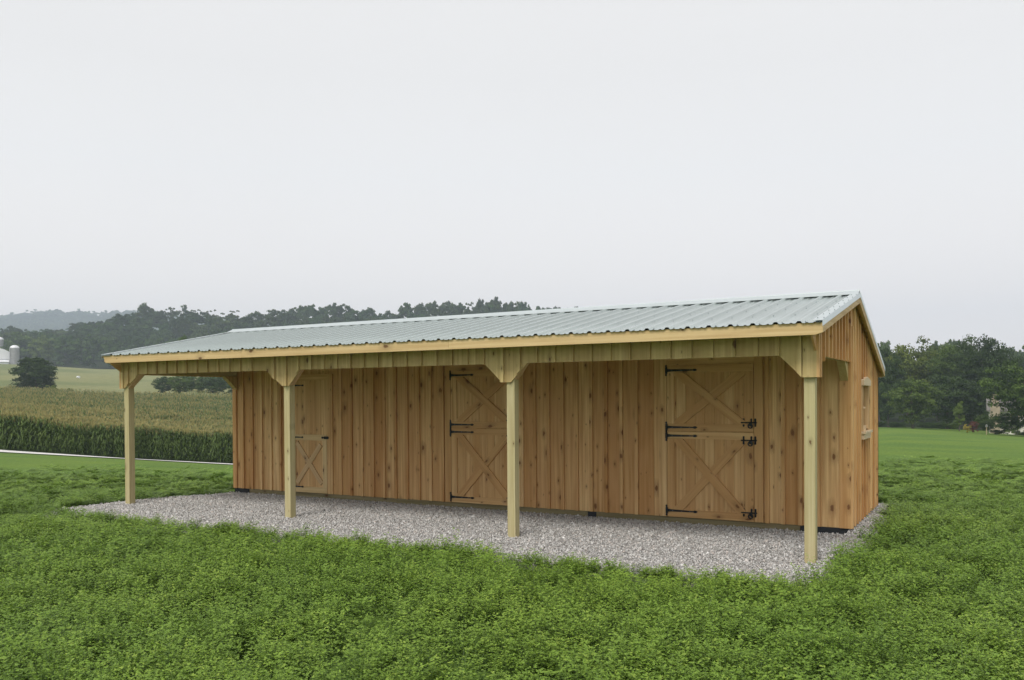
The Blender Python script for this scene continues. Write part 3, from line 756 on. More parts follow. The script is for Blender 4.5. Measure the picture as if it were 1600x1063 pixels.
def latch(parent, x0, x1, z, y):
    h = MB()
    for xx in (x0+.02, x1-.022, x1-.075): 
        h.rect(-.011, .011, -.042, .042, (xx, y, z), X, Z, .006); h.disc((xx, y, z+.044), .013, (X, Z), .006, n=8); h.disc((xx, y, z-.044), .013, (X, Z), .006, n=8)
    h.tube((x0-.012, y-.014, z), (x1+.0, y-.014, z), .0085)
    h.disc((x0+.112, y-.014, z-.045), .036, (X, Z), .009, n=14, ring=.021)
    h.rect(-.022, .02, -.045, .008, (x0+.118, y-.010, z), X, Z, .008)
    h.build('latch', M_IRON, parent)
YD = -ST-.001
def leaf_panel(mb, x0, x1, z0, z1, nb):
    xs = np.linspace(x0, x1, nb+1)
    for a, b in zip(xs[:-1], xs[1:]): mb.rect(a+.0008, b-.0008, z0, z1, (0, YD, 0), X, Z, .008, tint=rnd.random())
def stall_door(x0, x1, label, dim):
    """Dutch door: an upper and a lower leaf"""
    cs = MB(); zt = 2.160
    cs.rect(x0-.115, x0-.004, .045, 2.262, (0, YD, 0), X, Z, .026); cs.rect(x1+.004, x1+.118, .045, 2.262, (0, YD, 0), X, Z, .026)
    cs.rect(x0-.003, x1+.003, zt+.006, 2.262, (0, YD, 0), X, Z, .0255, along='u'); cs.build('door_casing', M_DOOR, barn)
    for (z0, z1, nm) in ((1.247, zt, 'upper'), (.048, 1.239, 'lower')):
        d = MB(); leaf_panel(d, x0+.003, x1-.004, z0, z1, 9)
        do = d.build('stall_door', M_DOOR, barn); 
        do['label'] = nm+' half of the '+label
        f = MB(); yb = YD-.0085; w = .112; rt = .10
        f.rect(x0+.003, x1-.004, z1-rt, z1, (0, yb, 0), X, Z, .018, along='u')
        f.rect(x0+.003, x1-.004, z0, z0+rt, (0, yb, 0), X, Z, .018, along='u')
        f.rect(x0+.003, x0+.003+w, z0+rt+.001, z1-rt-.001, (0, yb, 0), X, Z, .0178)
        f.rect(x1-.004-w, x1-.004, z0+rt+.001, z1-rt-.001, (0, yb, 0), X, Z, .0178)
        f.build('door_frame', M_DOOR, do)
        c = MB(); a0, a1 = x0+w+.01, x1-w-.01; c0, c1 = z0+rt+.001, z1-rt-.001
        wd = .115
        # diagonal running down to the right lies in one piece, the other is cut at the crossing
        def diag(pa, pb, cutmid):
            pa = np.array(pa); pb = np.array(pb); d_ = (pb-pa)/np.linalg.norm(pb-pa); n_ = np.array([-d_[1], d_[0]])*wd/2
            def clipq(P):
                # clip polygon to the panel rectangle
                def clip(P, ax, lim, sgn):
                    out = []
                    for i in range(len(P)):
                        a, b = P[i], P[(i+1) % len(P)]; ia = sgn*(a[ax]-lim) >= 0; ib = sgn*(b[ax]-lim) >= 0
                        if ia: out.append(a)
                        if ia != ib: tt = (lim-a[ax])/(b[ax]-a[ax]); out.append((a[0]+(b[0]-a[0])*tt, a[1]+(b[1]-a[1])*tt))
                    return out
                for ax, lim, sg in ((0, a0-.008, 1), (0, a1+.008, -1), (1, c0, 1), (1, c1, -1)): P = clip(P, ax, lim, sg)
                return P
            segs = [(pa-d_*.1, pb+d_*.1)]
            if cutmid:
                m_ = (pa+pb)/2; other = np.array([d_[0], -d_[1]]); s_ = abs(d_[0]*other[1]-d_[1]*other[0]); g_ = wd/2/s_+wd/2*abs(d_@other)/s_
                segs = [(pa-d_*.1, m_-d_*g_*.98), (m_+d_*g_*.98, pb+d_*.1)]
                segs = [(pa-d_*.1, m_), (m_, pb+d_*.1)]
            for (sa, sb) in segs:
                P = clipq([tuple(sa+n_*-1), tuple(sb-n_), tuple(sb+n_), tuple(sa+n_)])
                ar = sum(P[i][0]*P[(i+1) % len(P)][1]-P[(i+1) % len(P)][0]*P[i][1] for i in range(len(P)))
                if ar < 0: P = P[::-1]
                # grain along the board: express in board axes
                U = np.array([n_[0], 0, n_[1]])/(wd/2); V = np.array([d_[0], 0, d_[1]])
                O = np.array([sa[0], YD-.0085, sa[1]])
                Q = [((np.array(p)-sa)@(n_/(wd/2)), (np.array(p)-sa)@d_) for p in P]
                if np.cross(U, V)[1] > 0: U = -U; Q = [(-a_, b_) for a_, b_ in Q]
                ar = sum(Q[i][0]*Q[(i+1) % len(Q)][1]-Q[(i+1) % len(Q)][0]*Q[i][1] for i in range(len(Q)))
                if ar < 0: Q = Q[::-1]
                c.prism(Q, O, U, V, .021 if cutmid else .027, tint=rnd.uniform(0, .25))
        diag((a0+.03, c1-.0), (a1-.03, c0+.0), False); diag((a0+.03, c0), (a1-.03, c1), True)
        c.build('cross_brace', M_DOOR, do)
        yh = YD-.0285
        for zz in ((z1-.068, z0+.052) if nm == 'upper' else (z1-.058, z0+.085)): hinge(do, x0-.008, zz, .45, yh)
        if nm == 'upper': latch(do, x1-.155, x1+.042, z0+.125, yh)
        else: latch(do, x1-.155, x1+.042, z1-.105, yh); latch(do, x1-.155, x1+.042, z0+.118, yh)
stall_door(-2.400, -1.190, 'right stall door', 0)
stall_door(-6.030, -4.820, 'middle stall door', 0)
# narrow tack room door
def tack_door():
    x0, x1, z0, z1 = -9.50, -8.655, .048, 2.055
    cs = MB(); cs.rect(x0-.12, x0-.004, .045, 2.165, (0, YD, 0), X, Z, .026); cs.rect(x1+.004, x1+.125, .045, 2.165, (0, YD, 0), X, Z, .026)
    cs.rect(x0-.003, x1+.003, z1+.006, 2.165, (0, YD, 0), X, Z, .0255, along='u'); cs.build('door_casing', M_DOOR, barn)
    d = MB(); leaf_panel(d, x0+.003, x1-.004, z0, z1, 6); do = d.build('tack_room_door', M_DOOR, barn)
    do['label'] = 'narrow door with a single low cross brace'
    f = MB(); yb = YD-.0085; t = .020
    f.rect(x0+.003, x1-.004, .985, 1.088, (0, yb, 0), X, Z, t, along='u', tint=.95); f.rect(x0+.003, x1-.004, z0, z0+.105, (0, yb, 0), X, Z, t, along='u', tint=.9)
    f.rect(x0+.003, x0+.10, z0+.106, .984, (0, yb, 0), X, Z, t-.0002); f.rect(x1-.10, x1-.004, z0+.106, .984, (0, yb, 0), X, Z, t-.0002, tint=.8)
    f.build('door_frame', M_FASC, do)
    c = MB(); a0, a1, c0, c1 = x0+.13, x1-.13, z0+.15, .94
    strip(c, (a0-.01, c1), (a1+.0, c0+.02), .088, yb, .0185, tint=.75); m_ = ((a0+a1)/2, (c0+c1)/2)
    strip(c, (a0-.02, c0-.0), (a1-.02, c1-.03), .088, yb, .0165, tint=.9)
    c.build('cross_brace', M_TRIM, do)
    for zz, yy in ((z1-.085, yb-.001), (1.037, yb-t-.001), (z0+.10, yb-t-.001)): hinge(do, x0-.004, zz, .30, yy)
    h = MB(); h.rect(-.02, .08, -.024, .024, (x1-.045, yb-t-.001, 1.037), X, Z, .006); h.disc((x1-.10, yb-t-.001, 1.037), .02, (X, Z), .006, n=8)
    h.tube((x1-.11, yb-t-.012, 1.037), (x1+.05, yb-t-.012, 1.037), .010); h.disc((x1+.035, yb-t-.006, 1.037), .010, (X, Z), .012, n=8, mat=1)
    h.build('latch', [M_IRON, M_SCREW], do)
tack_door()

# ------------------------------------------------------------------ end window
def end_window():
    y0, y1, z0, z1 = WIN; xf = ST+BT+.0
    pn = MB()
    for a, b in zip(np.linspace(y0, y1, 4)[:-1], np.linspace(y0, y1, 4)[1:]): pn.rect(a+.001, b-.001, z0, z1, (-.09, 0, 0), Yx, Z, .02)
    w = pn.build('window', M_SIDE, barn)
    f = MB()
    f.rect(y0-.07, y0, z0-.02, z1+.001, (xf-.02, 0, 0), Yx, Z, .022, tint=.5); f.build('side_casing', M_TRIM, w); f = MB()
    f.rect(y1, y1+.07, z0-.02, z1+.001, (xf-.02, 0, 0), Yx, Z, .022, tint=.5)
    f.build('side_casing', M_TRIM, w)
    for (a, b) in ((y0, y0+.012), (y1-.012, y1)):
        f = MB(); f.rect(a, b, z0, z1, (-.069, 0, 0), Yx, Z, xf+.066); f.build('jamb', M_TRIM, w)
    h = MB(); h.prism([(y0-.09, z1+.002), (y1+.09, z1+.002), (y1+.09, z1+.075), ((y0+y1)/2, z1+.125), (y0-.09, z1+.075)], (xf-.018, 0, 0), Yx, Z, .042, along='u')
    h.build('window_head', M_WHITEWOOD, w)
    s = MB(); s.rect(y0-.10, y1+.10, z0-.055, z0-.022, (xf-.018, 0, 0), Yx, Z, .062, along='u'); s.rect(y0-.08, y1+.08, z0-.13, z0-.056, (xf-.018, 0, 0), Yx, Z, .040, along='u')
    s.rect(y0+.0, y0+.04, z0-.021, z0+.06, (xf-.018, 0, 0), Yx, Z, .05, tint=.9)
    s.build('sill', M_WHITEWOOD, w)
    k = MB(); k.rect(y0-.04, y0+.03, (z0+z1)/2-.012, (z0+z1)/2+.012, (xf+.003, 0, 0), Yx, Z, .02); k.build('catch', M_WHITEWOOD, w)
end_window()

# ------------------------------------------------------------------ trees
def crown_mesh(name, seed, h, w, z0, npuff, nleaf, leaf, flat=.8, fill=.0, cone=0.0):
    """leaf cards gathered in clumps through an uneven crown. unit: metres"""
    r = np.random.default_rng(seed)
    lob = r.normal(0, 1, (5, 3)); PC = []; PR = []
    while len(PC) < npuff:
        p = r.uniform(-1, 1, 3); q = np.linalg.norm(p)
        if q > 1 or q < .25: continue
        if fill and p[2] < .2 and np.hypot(p[0], p[1]) < fill: continue
        d = p/q
        lim = .78+.16*math.sin(3*math.atan2(d[1], d[0])+lob[0, 0])+.12*math.sin(5*d[2]+lob[1, 0]+2*d[0])+.1*math.sin(7*math.atan2(d[1], d[0])+lob[2, 0])
        if q > lim: continue
        zz = (p[2]+1)/2; ww = (1-cone*zz)
        PC.append((p[0]*w/2*ww, p[1]*w/2*ww, z0+(h-z0)*zz)); PR.append(w*r.uniform(.07, .15)*(1-.4*cone*zz))
    PC = np.array(PC); PR = np.array(PR); pv = r.uniform(0, 1, npuff)
    k = r.integers(0, npuff, nleaf); d = unit(r.normal(0, 1, (nleaf, 3))); d[:, 2] = np.abs(d[:, 2])*.9-.25*(r.random(nleaf) < .5)
    rad = PR[k]*(r.random(nleaf)**.4)
    C = PC[k]+d*rad[:, None]*np.array([1, 1, flat])
    nrm = unit(d+r.normal(0, .55, (nleaf, 3)))
    A = unit(np.cross(nrm, r.normal(0, 1, (nleaf, 3)))); B = np.cross(nrm, A)
    s = leaf*r.uniform(.6, 1.3, nleaf)[:, None]
    V, F = quads(C, A*s, B*s*.7)
    tint = np.repeat(np.clip(pv[k]*.75+r.uniform(-.05, .35, nleaf), 0, 1), 4)
    return fast_mesh(name, V, F, [M_CROWN], attrs={'tint': ('POINT', tint)})
def trunk_mesh(name, seed, h, r0, z0, w):
    r = random.Random(seed); b = MB()
    pts = [(0, 0, -.5), (r.uniform(-.1, .1), r.uniform(-.1, .1), z0), (r.uniform(-.4, .4), r.uniform(-.4, .4), (z0+h)/2), (r.uniform(-.6, .6), r.uniform(-.6, .6), h*.85)]
    rr = [r0*1.25, r0, r0*.6, r0*.15]
    for i in range(3): b.tube(pts[i], pts[i+1], rr[i], rr[i+1], n=8)
    for k in range(9):
        f = r.uniform(.25, .9); a = r.uniform(0, 6.28); z = z0+(h*.85-z0)*f; q = w*.38*(1.1-f)
        b.tube((pts[2][0]*f, pts[2][1]*f, z), (q*math.cos(a), q*math.sin(a), z+q*.6), r0*.35*(1.1-f), r0*.06, n=5)
    me = bpy.data.meshes.new(name); me.from_pydata(b.v, [], b.f); me.materials.append(M_BARK); me.update(); return me
OAK = [crown_mesh('crown', 20+i, 10, 10, 1.6, 150, 15000, .15) for i in range(3)]
SMALL = [crown_mesh('crown', 40+i, 10, 10, .9, 110, 13000, .17) for i in range(2)]
FAR = [crown_mesh('distant_crown', 60+i, 10, 8+i % 3, -.5, 90, 5200, .30, fill=.55) for i in range(5)]
FARTHIN = [crown_mesh('thin_crown', 80+i, 10, 7, 2.0, 44, 1700, .27) for i in range(3)]
TR = [trunk_mesh('trunk', i, 10, .22, 1.6, 10) for i in range(3)]
_cnt = [0]
def tree(name, px, d, ytop, wpx, label, col=(1, 1, 1), cm=None, group=None, base=None, cat='tree', trunk=True):
    x, y = P2(px, d); zg = Hp(x, y)+GZ if base is None else base
    h = zy(d, ytop)-zg; w = wpx*d/FOC; i = _cnt[0]; _cnt[0] += 1
    t = empty(name, (x, y, zg), (i*1.7) % 6.28); tag(t, label, cat, group)
    t.scale = (w/9.0, w/9.0, h/10.0)
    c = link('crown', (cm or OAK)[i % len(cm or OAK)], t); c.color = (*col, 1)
    if trunk: link('trunk', TR[i % 3], t)
    return t
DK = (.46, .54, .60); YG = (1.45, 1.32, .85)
tree('tree', 1374, 128, 538, 66, 'dark tree half hidden by the right end of the barn', DK)
tree('tree', 1420, 142, 535, 95, 'broad yellow-green tree just right of the barn roof end, behind a small round tree', YG)
tree('tree', 1466, 146, 543, 84, 'mid-green tree right of the broad yellow-green tree, its top below the bluish distant trees', (1.1, 1.1, .8))
tree('round_tree', 1426, 112, 590, 80, 'small round-headed tree on a thin trunk at the edge of the field', (1.1, 1.15, .9), SMALL)
tree('tree', 1502, 136, 534, 86, 'tall green tree left of the tallest dark treetop', (.8, .9, .75))
tree('tree', 1534, 128, 527, 74, 'tallest dark tree on the right with a lumpy top standing against the sky', DK)
tree('tree', 1566, 134, 541, 66, 'dark tree between the tallest treetop and the big tree at the right edge', DK)
tree('tree', 1480, 118, 584, 84, 'dark tree filling the gap right of the small round-headed tree', (.48, .56, .62), SMALL)
tree('tree', 1388, 120, 596, 46, 'dark low tree between the barn corner and the small round-headed tree', (.6, .7, .78), SMALL)
tree('tree', 1518, 118, 592, 70, 'dark tree above the red and yellow garden bushes', (.48, .55, .62), SMALL)
tree('tree', 1603, 90, 561, 112, 'big full green tree at the right edge in front of the cream house', (.9, 1.0, .85), [crown_mesh('crown', 97, 10, 10, .2, 190, 18000, .15)])
tree('tree', 1690, 96, 560, 110, 'green tree just outside the right edge of the photo', (.9, 1, .85))
tree('tree', 1330, 150, 530, 90, 'tree hidden behind the right end of the barn', DK)
tree('sapling', 1499, 106, 626, 26, 'slender conical sapling in front of the dark trees', (1.15, 1.2, .95), [crown_mesh('crown', 91, 10, 9, .6, 60, 4500, .25, cone=.7)])
tree('shrub', 1541, 97, 652, 30, 'rounded dark shrub at the foot of the cream house wall', (.75, .85, .8), SMALL, trunk=False, cat='shrub')
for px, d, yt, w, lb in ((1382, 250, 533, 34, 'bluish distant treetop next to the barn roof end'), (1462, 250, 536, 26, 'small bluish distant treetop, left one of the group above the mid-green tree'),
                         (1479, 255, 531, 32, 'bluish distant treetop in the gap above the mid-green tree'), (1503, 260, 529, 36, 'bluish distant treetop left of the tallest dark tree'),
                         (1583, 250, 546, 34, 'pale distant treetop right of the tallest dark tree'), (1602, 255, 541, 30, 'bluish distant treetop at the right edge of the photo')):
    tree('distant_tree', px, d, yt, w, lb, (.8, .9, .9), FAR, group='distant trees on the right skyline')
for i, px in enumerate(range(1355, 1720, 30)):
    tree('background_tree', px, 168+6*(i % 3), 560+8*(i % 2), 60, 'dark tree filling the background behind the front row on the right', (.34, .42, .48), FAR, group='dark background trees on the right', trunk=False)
for i, (px, w, yt, col) in enumerate(((1372, 26, 660, (.5, .6, .6)), (1400, 30, 663, (.5, .6, .65)), (1447, 30, 663, (.5, .6, .65)), (1470, 26, 662, (.55, .65, .6)), (1490, 22, 664, (1.3, 1.35, 1)), (1560, 26, 676, (.6, .7, .7)), (1577, 44, 648, (.62, .75, .7)), (1600, 30, 680, (.6, .75, .7)))):
    lbs = ['low bush at the barn corner end of the tree line', 'low dark bush left of the thin-trunked round tree', 'low dark bush right of the thin-trunked round tree', 'low dark bush below the mid-green trees',
           'pale green bush left of the red and yellow garden bushes', 'low bush right of the cream house wall', 'low dark bush under the big tree at the right edge', 'low dark bush at the very right edge of the field']
    tree('bush', px, 110 if px < 1530 else 94, yt, w, lbs[i], col, SMALL, trunk=False, cat='bush', group='bushes along the field edge')
M_RED = leafy('red_leaves', (.07, .025, .02), (.15, .05, .04), .15); M_YEL = leafy('yellow_leaves', (.2, .17, .03), (.42, .34, .05), .15)
for px, yt, w, mm, lb in ((1522, 661, 18, M_RED, 'dark red leafed bush beside the rounded dark shrub'), (1511, 667, 14, M_YEL, 'yellow flowering bush left of the dark red bush')):
    t = tree('flowering_bush', px, 101, yt, w, lb, (1, 1, 1), [crown_mesh('crown', 95+px, 10, 9, 0, 40, 2500, .4)], trunk=False, cat='bush')
    t.children[0].data.materials[0] = mm

# house behind the big tree
M_SID = plain('cream_siding', (.72, .69, .62), .8, 0, .12, 2); M_HROOF = plain('house_shingles', (.16, .15, .14), .9, 0, .3, 3)
M_CHIM = plain('tan_stone', (.36, .30, .22), .9, 0, .4, 2); M_GLASS = plain('dark_glass', (.03, .035, .04), .1, 0)
def house():
    x, y = P2(1546, 103); zg = Hp(x, y)-.3; x, y = P2(1546, 103); h = empty('house', (x, y, zg), YAW-.50); tag(h, 'cream house mostly hidden behind the big tree at the right edge', 'house')
    w = MB(); w.box(0, 8, 0, 7, 0, 3.0)
    w.prism([(0, 3.0), (7, 3.0), (3.5, 4.4)], (.001, 0, 0), Yx, Z, 7.998); w.build('wall', M_SID, h)
    r = MB(); 
    for s in (0, 1):
        r.prism([(-.4, 2.86), (3.5, 4.42), (3.5, 4.56), (-.4, 3.0)] if s == 0 else [(3.5, 4.42), (7.4, 2.86), (7.4, 3.0), (3.5, 4.56)], (-.3, 0, 0), Yx, Z, 8.6)
    r.build('roof', M_HROOF, h)
    c = MB(); c.box(.1, 1.1, -.62, -.01, 0, 3.6); c.box(.25, .95, -.55, -.08, 3.6, 4.9); c.build('chimney', M_CHIM, h)
    for a in (2.2, 4.2, 6.2):
        f = MB(); f.box(a, a+.9, -.05, .01, 1.2, 2.6); fo = f.build('window', M_WHITEWOOD, h)
        g = MB(); g.box(a+.07, a+.83, -.07, -.051, 1.27, 2.53); g.build('pane', M_GLASS, fo)
house()
x, y = P2(1541.5, 94); zg = Hp(x, y)
mp = empty('mailbox', (x, y, zg)); tag(mp, 'small pale box on a short post in front of the rounded dark shrub', 'mailbox')
q = MB(); q.box(-.05, .05, -.05, .05, -.1, .75); q.build('post', M_WHITEWOOD, mp)
q = MB(); q.box(-.11, .11, -.22, .22, .75, .92); q.tube((0, -.22, .92), (0, .22, .92), .11, n=12); q.build('box', plain('pale_metal', (.6, .58, .58), .4, .2), mp)

# ------------------------------------------------------------------ left background
tree('field_tree', 57, 165, 548, 84, 'dark bushy tree standing alone in the fields on the left', (.42, .50, .52), [crown_mesh('crown', 131, 10, 8.6, -.4, 260, 22000, .15, cone=.35)], cat='tree', trunk=True)
for px, yt, w, lb, c in ((82, 596, 18, 'low pale bush at the right foot of the lone dark tree', (1.6, 1.5, .9)), (108, 601, 12, 'tiny bush in the field right of the lone dark tree', (1.3, 1.3, .9))):
    tree('bush', px, 158, yt, w, lb, c, SMALL, trunk=False, cat='bush')
for i, (px, w, yt, c) in enumerate(((256, 30, 584, (.6, .7, .85)), (282, 36, 582, (1.1, 1.2, .9)), (308, 36, 581, (.9, 1.0, .9)), (334, 40, 579, (.6, .72, .8)), (362, 40, 578, (.8, .9, .85)), (392, 40, 578, (.8, .9, .85)))):
    lbs = ['dark rounded tree at the left end of the thicket seen under the porch beam', 'pale green tree second from the left in the thicket under the porch beam', 'green tree in the middle of the thicket under the porch beam', 'dark tree in the thicket just left of the barn wall, under the porch beam',
           'green tree in the thicket touching the left corner of the barn wall', 'tree of the thicket hidden behind the barn']
    tree('thicket_tree', px, 172, yt, w, lbs[i], c, OAK, group='thicket between the fields', trunk=False, base=Hp(*P2(px, 172))-.3)
tree('tree', 290, 190, 519, 30, 'darker nearer treetop just showing above the left slope of the barn roof', (1.0, 1.15, .7), OAK)

for i, px in enumerate(range(1010, 1350, 24)):
    tree('background_tree', px, 158+9*(i % 3), 556+10*(i % 2), 74, 'dark tree standing behind the barn, hidden by its wall', (.5, .6, .6), FAR, group='trees behind the barn', trunk=False)
# wooded hillside: single trees
SKX = [-300, 0, 50, 90, 130, 170, 195, 215, 250, 270, 300, 340, 380, 420, 470, 520, 560, 600, 620, 635, 665, 700, 740, 770, 810, 830, 880, 940, 1100]
SKY = [500, 508, 505, 508, 500, 490, 480, 474, 471, 480, 474, 475, 486, 478, 474, 472, 475, 486, 490, 470, 464, 465, 468, 466, 470, 476, 478, 484, 500]
def hill_tree(px, d, ytop, hgt, cm, nm, label, group, col):
    x, y = P2(px, d); zg = Hp(x, y)
    zt = zy(d, ytop) if ytop else zg+hgt
    h = max(zt-zg, 8); 
    o = link(nm, cm[rnd.randrange(len(cm))]); o.location = (x, y, zt-max(h, 0)); s = rnd.uniform(.95, 1.35)*(1.1 if nm == 'skyline_tree' else 1.4)
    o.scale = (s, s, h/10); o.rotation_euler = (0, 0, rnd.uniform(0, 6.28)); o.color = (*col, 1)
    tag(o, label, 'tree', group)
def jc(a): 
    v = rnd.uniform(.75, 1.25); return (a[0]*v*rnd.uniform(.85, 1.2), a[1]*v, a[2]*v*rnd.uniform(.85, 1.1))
# skyline
px = -110
while px < 905:
    ys = float(np.interp(px, SKX, SKY))
    thin = 250 < px < 355 or (rnd.random() < .12)
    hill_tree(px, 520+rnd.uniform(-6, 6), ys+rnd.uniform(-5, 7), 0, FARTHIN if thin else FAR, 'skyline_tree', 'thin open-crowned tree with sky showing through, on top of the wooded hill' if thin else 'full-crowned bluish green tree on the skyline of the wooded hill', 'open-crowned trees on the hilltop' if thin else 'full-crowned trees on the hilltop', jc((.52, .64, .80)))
    px += rnd.uniform(7, 11) if px > 740 else rnd.uniform(11, 18)
for (d, off, step) in ((498, None, 30), (476, None, 30), (455, None, 32), (436, None, 34), (418, None, 36)):
    px = -110+rnd.uniform(0, 20)
    while px < 905:
        lim = float(np.interp(px, SKX, SKY))
        x, y = P2(px, d); zt = Hp(x, y)+rnd.uniform(13, 19)
        yt = 622-(zt-1.72)*FOC/d
        front_ = d == 418
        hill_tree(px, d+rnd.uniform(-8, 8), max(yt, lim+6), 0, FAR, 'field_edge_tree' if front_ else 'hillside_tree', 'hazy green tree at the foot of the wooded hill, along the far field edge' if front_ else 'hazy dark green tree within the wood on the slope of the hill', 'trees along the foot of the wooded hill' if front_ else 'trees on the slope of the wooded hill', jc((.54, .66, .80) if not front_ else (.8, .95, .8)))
        px += step*rnd.uniform(.8, 1.2)
    for px in range(930, 1300, 46):
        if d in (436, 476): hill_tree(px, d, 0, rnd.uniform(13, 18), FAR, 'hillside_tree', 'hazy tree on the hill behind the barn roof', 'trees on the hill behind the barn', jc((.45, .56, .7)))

# farthest wooded ridge reads as one mass
def far_ridge():
    r = np.random.default_rng(3); n = 2600
    px = r.uniform(-300, 420, n); d = r.uniform(1500, 2010, n)
    x = CAM[0]+FWD[0]*d+RGT[0]*(px-800)/FOC*d; y = CAM[1]+FWD[1]*d+RGT[1]*(px-800)/FOC*d
    z = H(x, y)-1
    vx = [-300, 0, 30, 55, 75, 95, 110, 132, 150, 170, 200, 260, 420]; vy = [498, 497, 489, 487, 483, 486, 489, 484, 492, 488, 486, 492, 505]
    top = 1.72+(622-np.interp(px, vx, vy)-r.uniform(-3, 2, n))*d/FOC
    rim = d > 1930
    z = np.where(rim, top-17, np.minimum(z, top-20))
    s = r.uniform(1.3, 2.2, n)*1.25
    scatter('far_woodland', np.stack([x, y, z], -1), np.stack([np.zeros(n), np.zeros(n), r.uniform(0, 6.28, n)], -1), np.stack([s*1.3, s*1.3, s], -1), r.integers(0, 3, n),
            [crown_mesh('ridge_crown', 200+i, 10, 9, -2, 30, 500, .75) for i in range(3)], 'pale blue wooded ridge on the far left horizon')
far_ridge()

# corn
def corn_plant(seed):
    r = np.random.default_rng(seed); V = []; F = []; T = []; MI = []
    h = 2.0*r.uniform(.94, 1.06)
    def strip_(pts, ws, side, tint, mi):
        b = len(V)
        for p, w in zip(pts, ws): V.append(p-side*w); V.append(p+side*w); T.extend((tint, tint))
        for i in range(len(pts)-1): F.append((b+2*i, b+2*i+1, b+2*i+3, b+2*i+2)); MI.append(mi)
    for a in (0, 1.57):
        sd_ = np.array([math.cos(a), math.sin(a), 0]); strip_([np.zeros(3), np.array([0, 0, h*.95])], [.014, .007], sd_, .4, 0)
    a0 = r.uniform(0, 3.14)
    for k in range(13):
        z = .2+(h-.35)*k/12; a = a0+math.pi*(k % 2)+r.normal(0, .35); o = np.array([math.cos(a), math.sin(a), 0]); sd_ = np.array([-math.sin(a), math.cos(a), 0])
        Ln = .75*r.uniform(.8, 1.1)*(1-.35*abs(k/11-.5)); up = r.uniform(.9, 1.5)
        pts = []; 
        for q in (0, .3, .6, 1): pts.append(np.array([0, 0, z])+o*Ln*q*.8+np.array([0, 0, Ln*(up*q-1.15*q*q)]))
        strip_(pts, [.016, .032, .026, .004], sd_, r.uniform(0, .8)*(.55+.45*k/11)+(.25 if r.random() < .15 else 0), 0)
    for k in range(7):
        a = r.uniform(0, 6.28); o = np.array([math.cos(a), math.sin(a), 0]); sd_ = np.array([-math.sin(a), math.cos(a), 0]); l = .3*r.uniform(.7, 1.1)
        q = r.uniform(.15, .55) if k else 0
        strip_([np.array([0, 0, h*.93]), np.array([0, 0, h*.93])+o*l*q*.5+np.array([0, 0, l*.7]), np.array([0, 0, h*.93])+o*l*q+np.array([0, 0, l*.95])], [.012, .014, .005], sd_, r.uniform(.2, 1), 1)
    return fast_mesh('corn_plant', V, F, [M_CORN, M_TASSEL], MI, {'tint': ('POINT', T)})
def make_corn():
    r = np.random.default_rng(9); P = []; 
    def front(px): return lane_d(px)+6.0
    for n, d0, d1 in ((15000, 0, 5), (18000, 5, 30), (15000, 30, 96)):
        px = r.uniform(-110, 640, n); d = front(px)+r.uniform(d0, d1, n)
        if d0 == 0: # planted in rows along the edge
            d = front(px)+np.round(r.uniform(0, 5, n)/.76)*.76+r.normal(0, .05, n)
        k = d < 151
        k &= ~((px > 430) & (r.random(n) > .5))
        px, d = px[k], d[k]
        P.append(np.stack([CAM[0]+FWD[0]*d+RGT[0]*(px-800)/FOC*d, CAM[1]+FWD[1]*d+RGT[1]*(px-800)/FOC*d], -1))
    P = np.vstack(P); n = len(P); z = H(P[:, 0], P[:, 1])+GZ
    s = r.normal(1, .05, n); print('corn', n)
    s = s*(1+.05*np.sin(P[:, 0]*.4)+.04*np.sin(P[:, 1]*.7)+.03*np.sin(P[:, 0]*1.3))
    scatter('corn_field', np.column_stack([P, z]), np.stack([r.normal(0, .05, n), r.normal(0, .05, n), r.uniform(0, 6.28, n)], -1), np.stack([s*.95, s*.95, s*1.1], -1), r.integers(0, 6, n), [corn_plant(i) for i in range(6)], 'tall tasselled corn behind the farm lane')
make_corn()

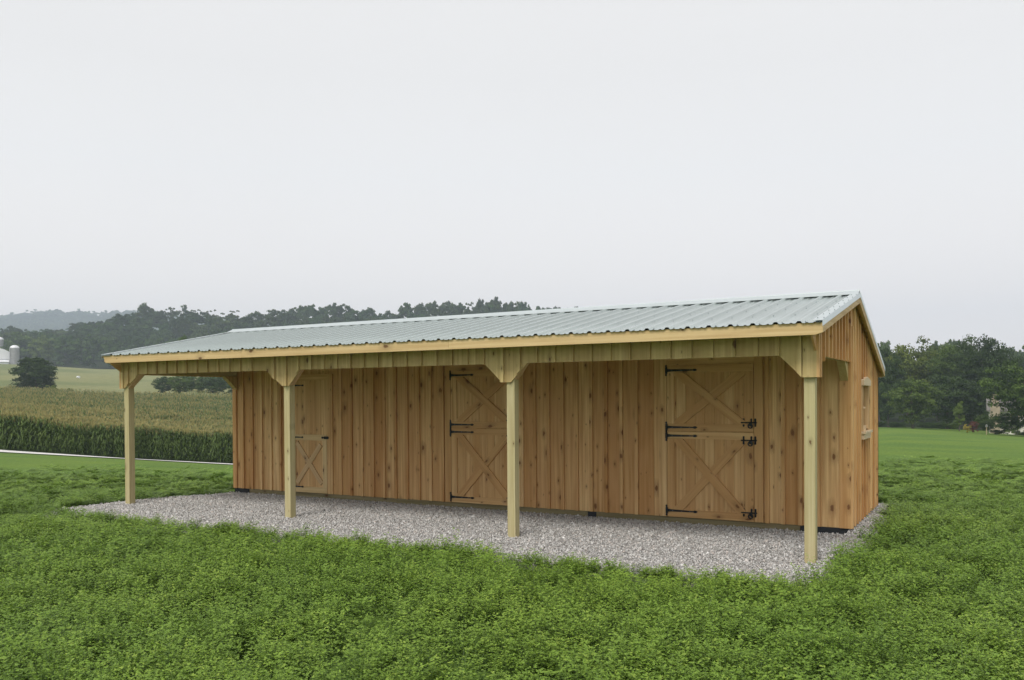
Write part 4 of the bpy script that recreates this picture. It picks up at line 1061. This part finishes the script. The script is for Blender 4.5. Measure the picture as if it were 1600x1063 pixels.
# farm buildings on the crest
M_WHITE = plain('white_metal', (.74, .75, .77), .5, 0, .06, .5); M_SILO = plain('concrete_staves', (.30, .30, .31), .9, 0, .35, 1.2); M_DOME = plain('silo_dome', (.72, .73, .75), .4, .3)
def silo(px, d, ybase, ytop, wpx, label):
    x, y = P2(px, d); zb = zy(d, ybase); h = zy(d, ytop)-zb; R = wpx*d/FOC/2
    s = empty('silo', (x, y, zb)); tag(s, label, 'silo', 'silos on the crest')
    b = MB(); b.tube((0, 0, -2), (0, 0, h-R*.75), R, n=24)
    for z in np.arange(1, h-R, 1.0): b.tube((0, 0, z), (0, 0, z+.12), R+.05, n=24)
    b.build('silo_wall', M_SILO, s)
    c = MB(); z0 = h-R*.75
    for i in range(5):
        a, b_ = i*math.pi/10, (i+1)*math.pi/10
        c.tube((0, 0, z0+R*.75*math.sin(a)), (0, 0, z0+R*.75*math.sin(b_)), (R+.1)*math.cos(a), max((R+.1)*math.cos(b_), .02), n=24)
    c.build('silo_dome', M_DOME, s)
    l = MB(); l.box(-.35, .35, -R-.35, -R+.1, .5, h-R*.8); l.build('chute', M_SILO, s)
silo(24, 398, 566, 535, 13, 'short grey silo with a white dome, right of the white barn')
silo(0, 412, 566, 522, 12, 'taller silo behind the white barn at the left edge')
def white_barn():
    x, y = P2(-6, 396); zb = zy(396, 568); b = empty('white_barn', (x, y, zb), YAW+.545); tag(b, 'white round-roofed barn on the crest at the left edge', 'barn')
    Wd = 6.9
    w = MB(); w.box(-Wd, Wd, 0, 22, -1, 3.6); w.build('wall', M_WHITE, b)
    r = MB(); pts = [(Wd*1.03*math.cos(a), 3.4+5.2*math.sin(a)**.9) for a in np.linspace(0.02, math.pi-.02, 13)]
    r.prism(pts, (0, 22.4, 0), X, Z, 22.8); r.build('roof', M_WHITE, b)
    d = MB(); d.box(3.4, 4.6, -.08, -.005, 0.1, 2.2); d.build('door', plain('red_paint', (.3, .05, .04), .7), b)
    s = MB(); s.box(-1.2, 5.2, -2.8, -.01, -1, 2.0); s.prism([(-3.2, 2.0), (0, 3.0), (0, 3.12), (-3.2, 2.12)], (-1.4, 0, 0), Yx, Z, 6.8); s.build('lean_to', M_WHITE, b)
white_barn()
x, y = P2(123, 250); zb = Hp(x, y)
q = MB(); q.tube((x-.4, y, zb+.3), (x+.4, y, zb+.3), .36, n=14); tag(q.build('hay_bale', M_WHITE), 'small white lump lying in the pale field beyond the lone dark tree', 'bale')

# ------------------------------------------------------------------ haze
hz = MB(); hz.box(-2590, 2590, -2590, 2590, -12, 236)
hm = bpy.data.materials.new('haze'); hm.use_nodes = True; t = hm.node_tree; t.nodes.clear()
pv = t.nodes.new('ShaderNodeVolumePrincipled'); pv.inputs['Color'].default_value = (.74, .85, 1, 1); pv.inputs['Density'].default_value = .00042
ou = t.nodes.new('ShaderNodeOutputMaterial'); t.links.new(pv.outputs[0], ou.inputs['Volume'])
ho = hz.build('haze', hm); tag(ho, 'thin grey haze over the hills', kind='stuff')
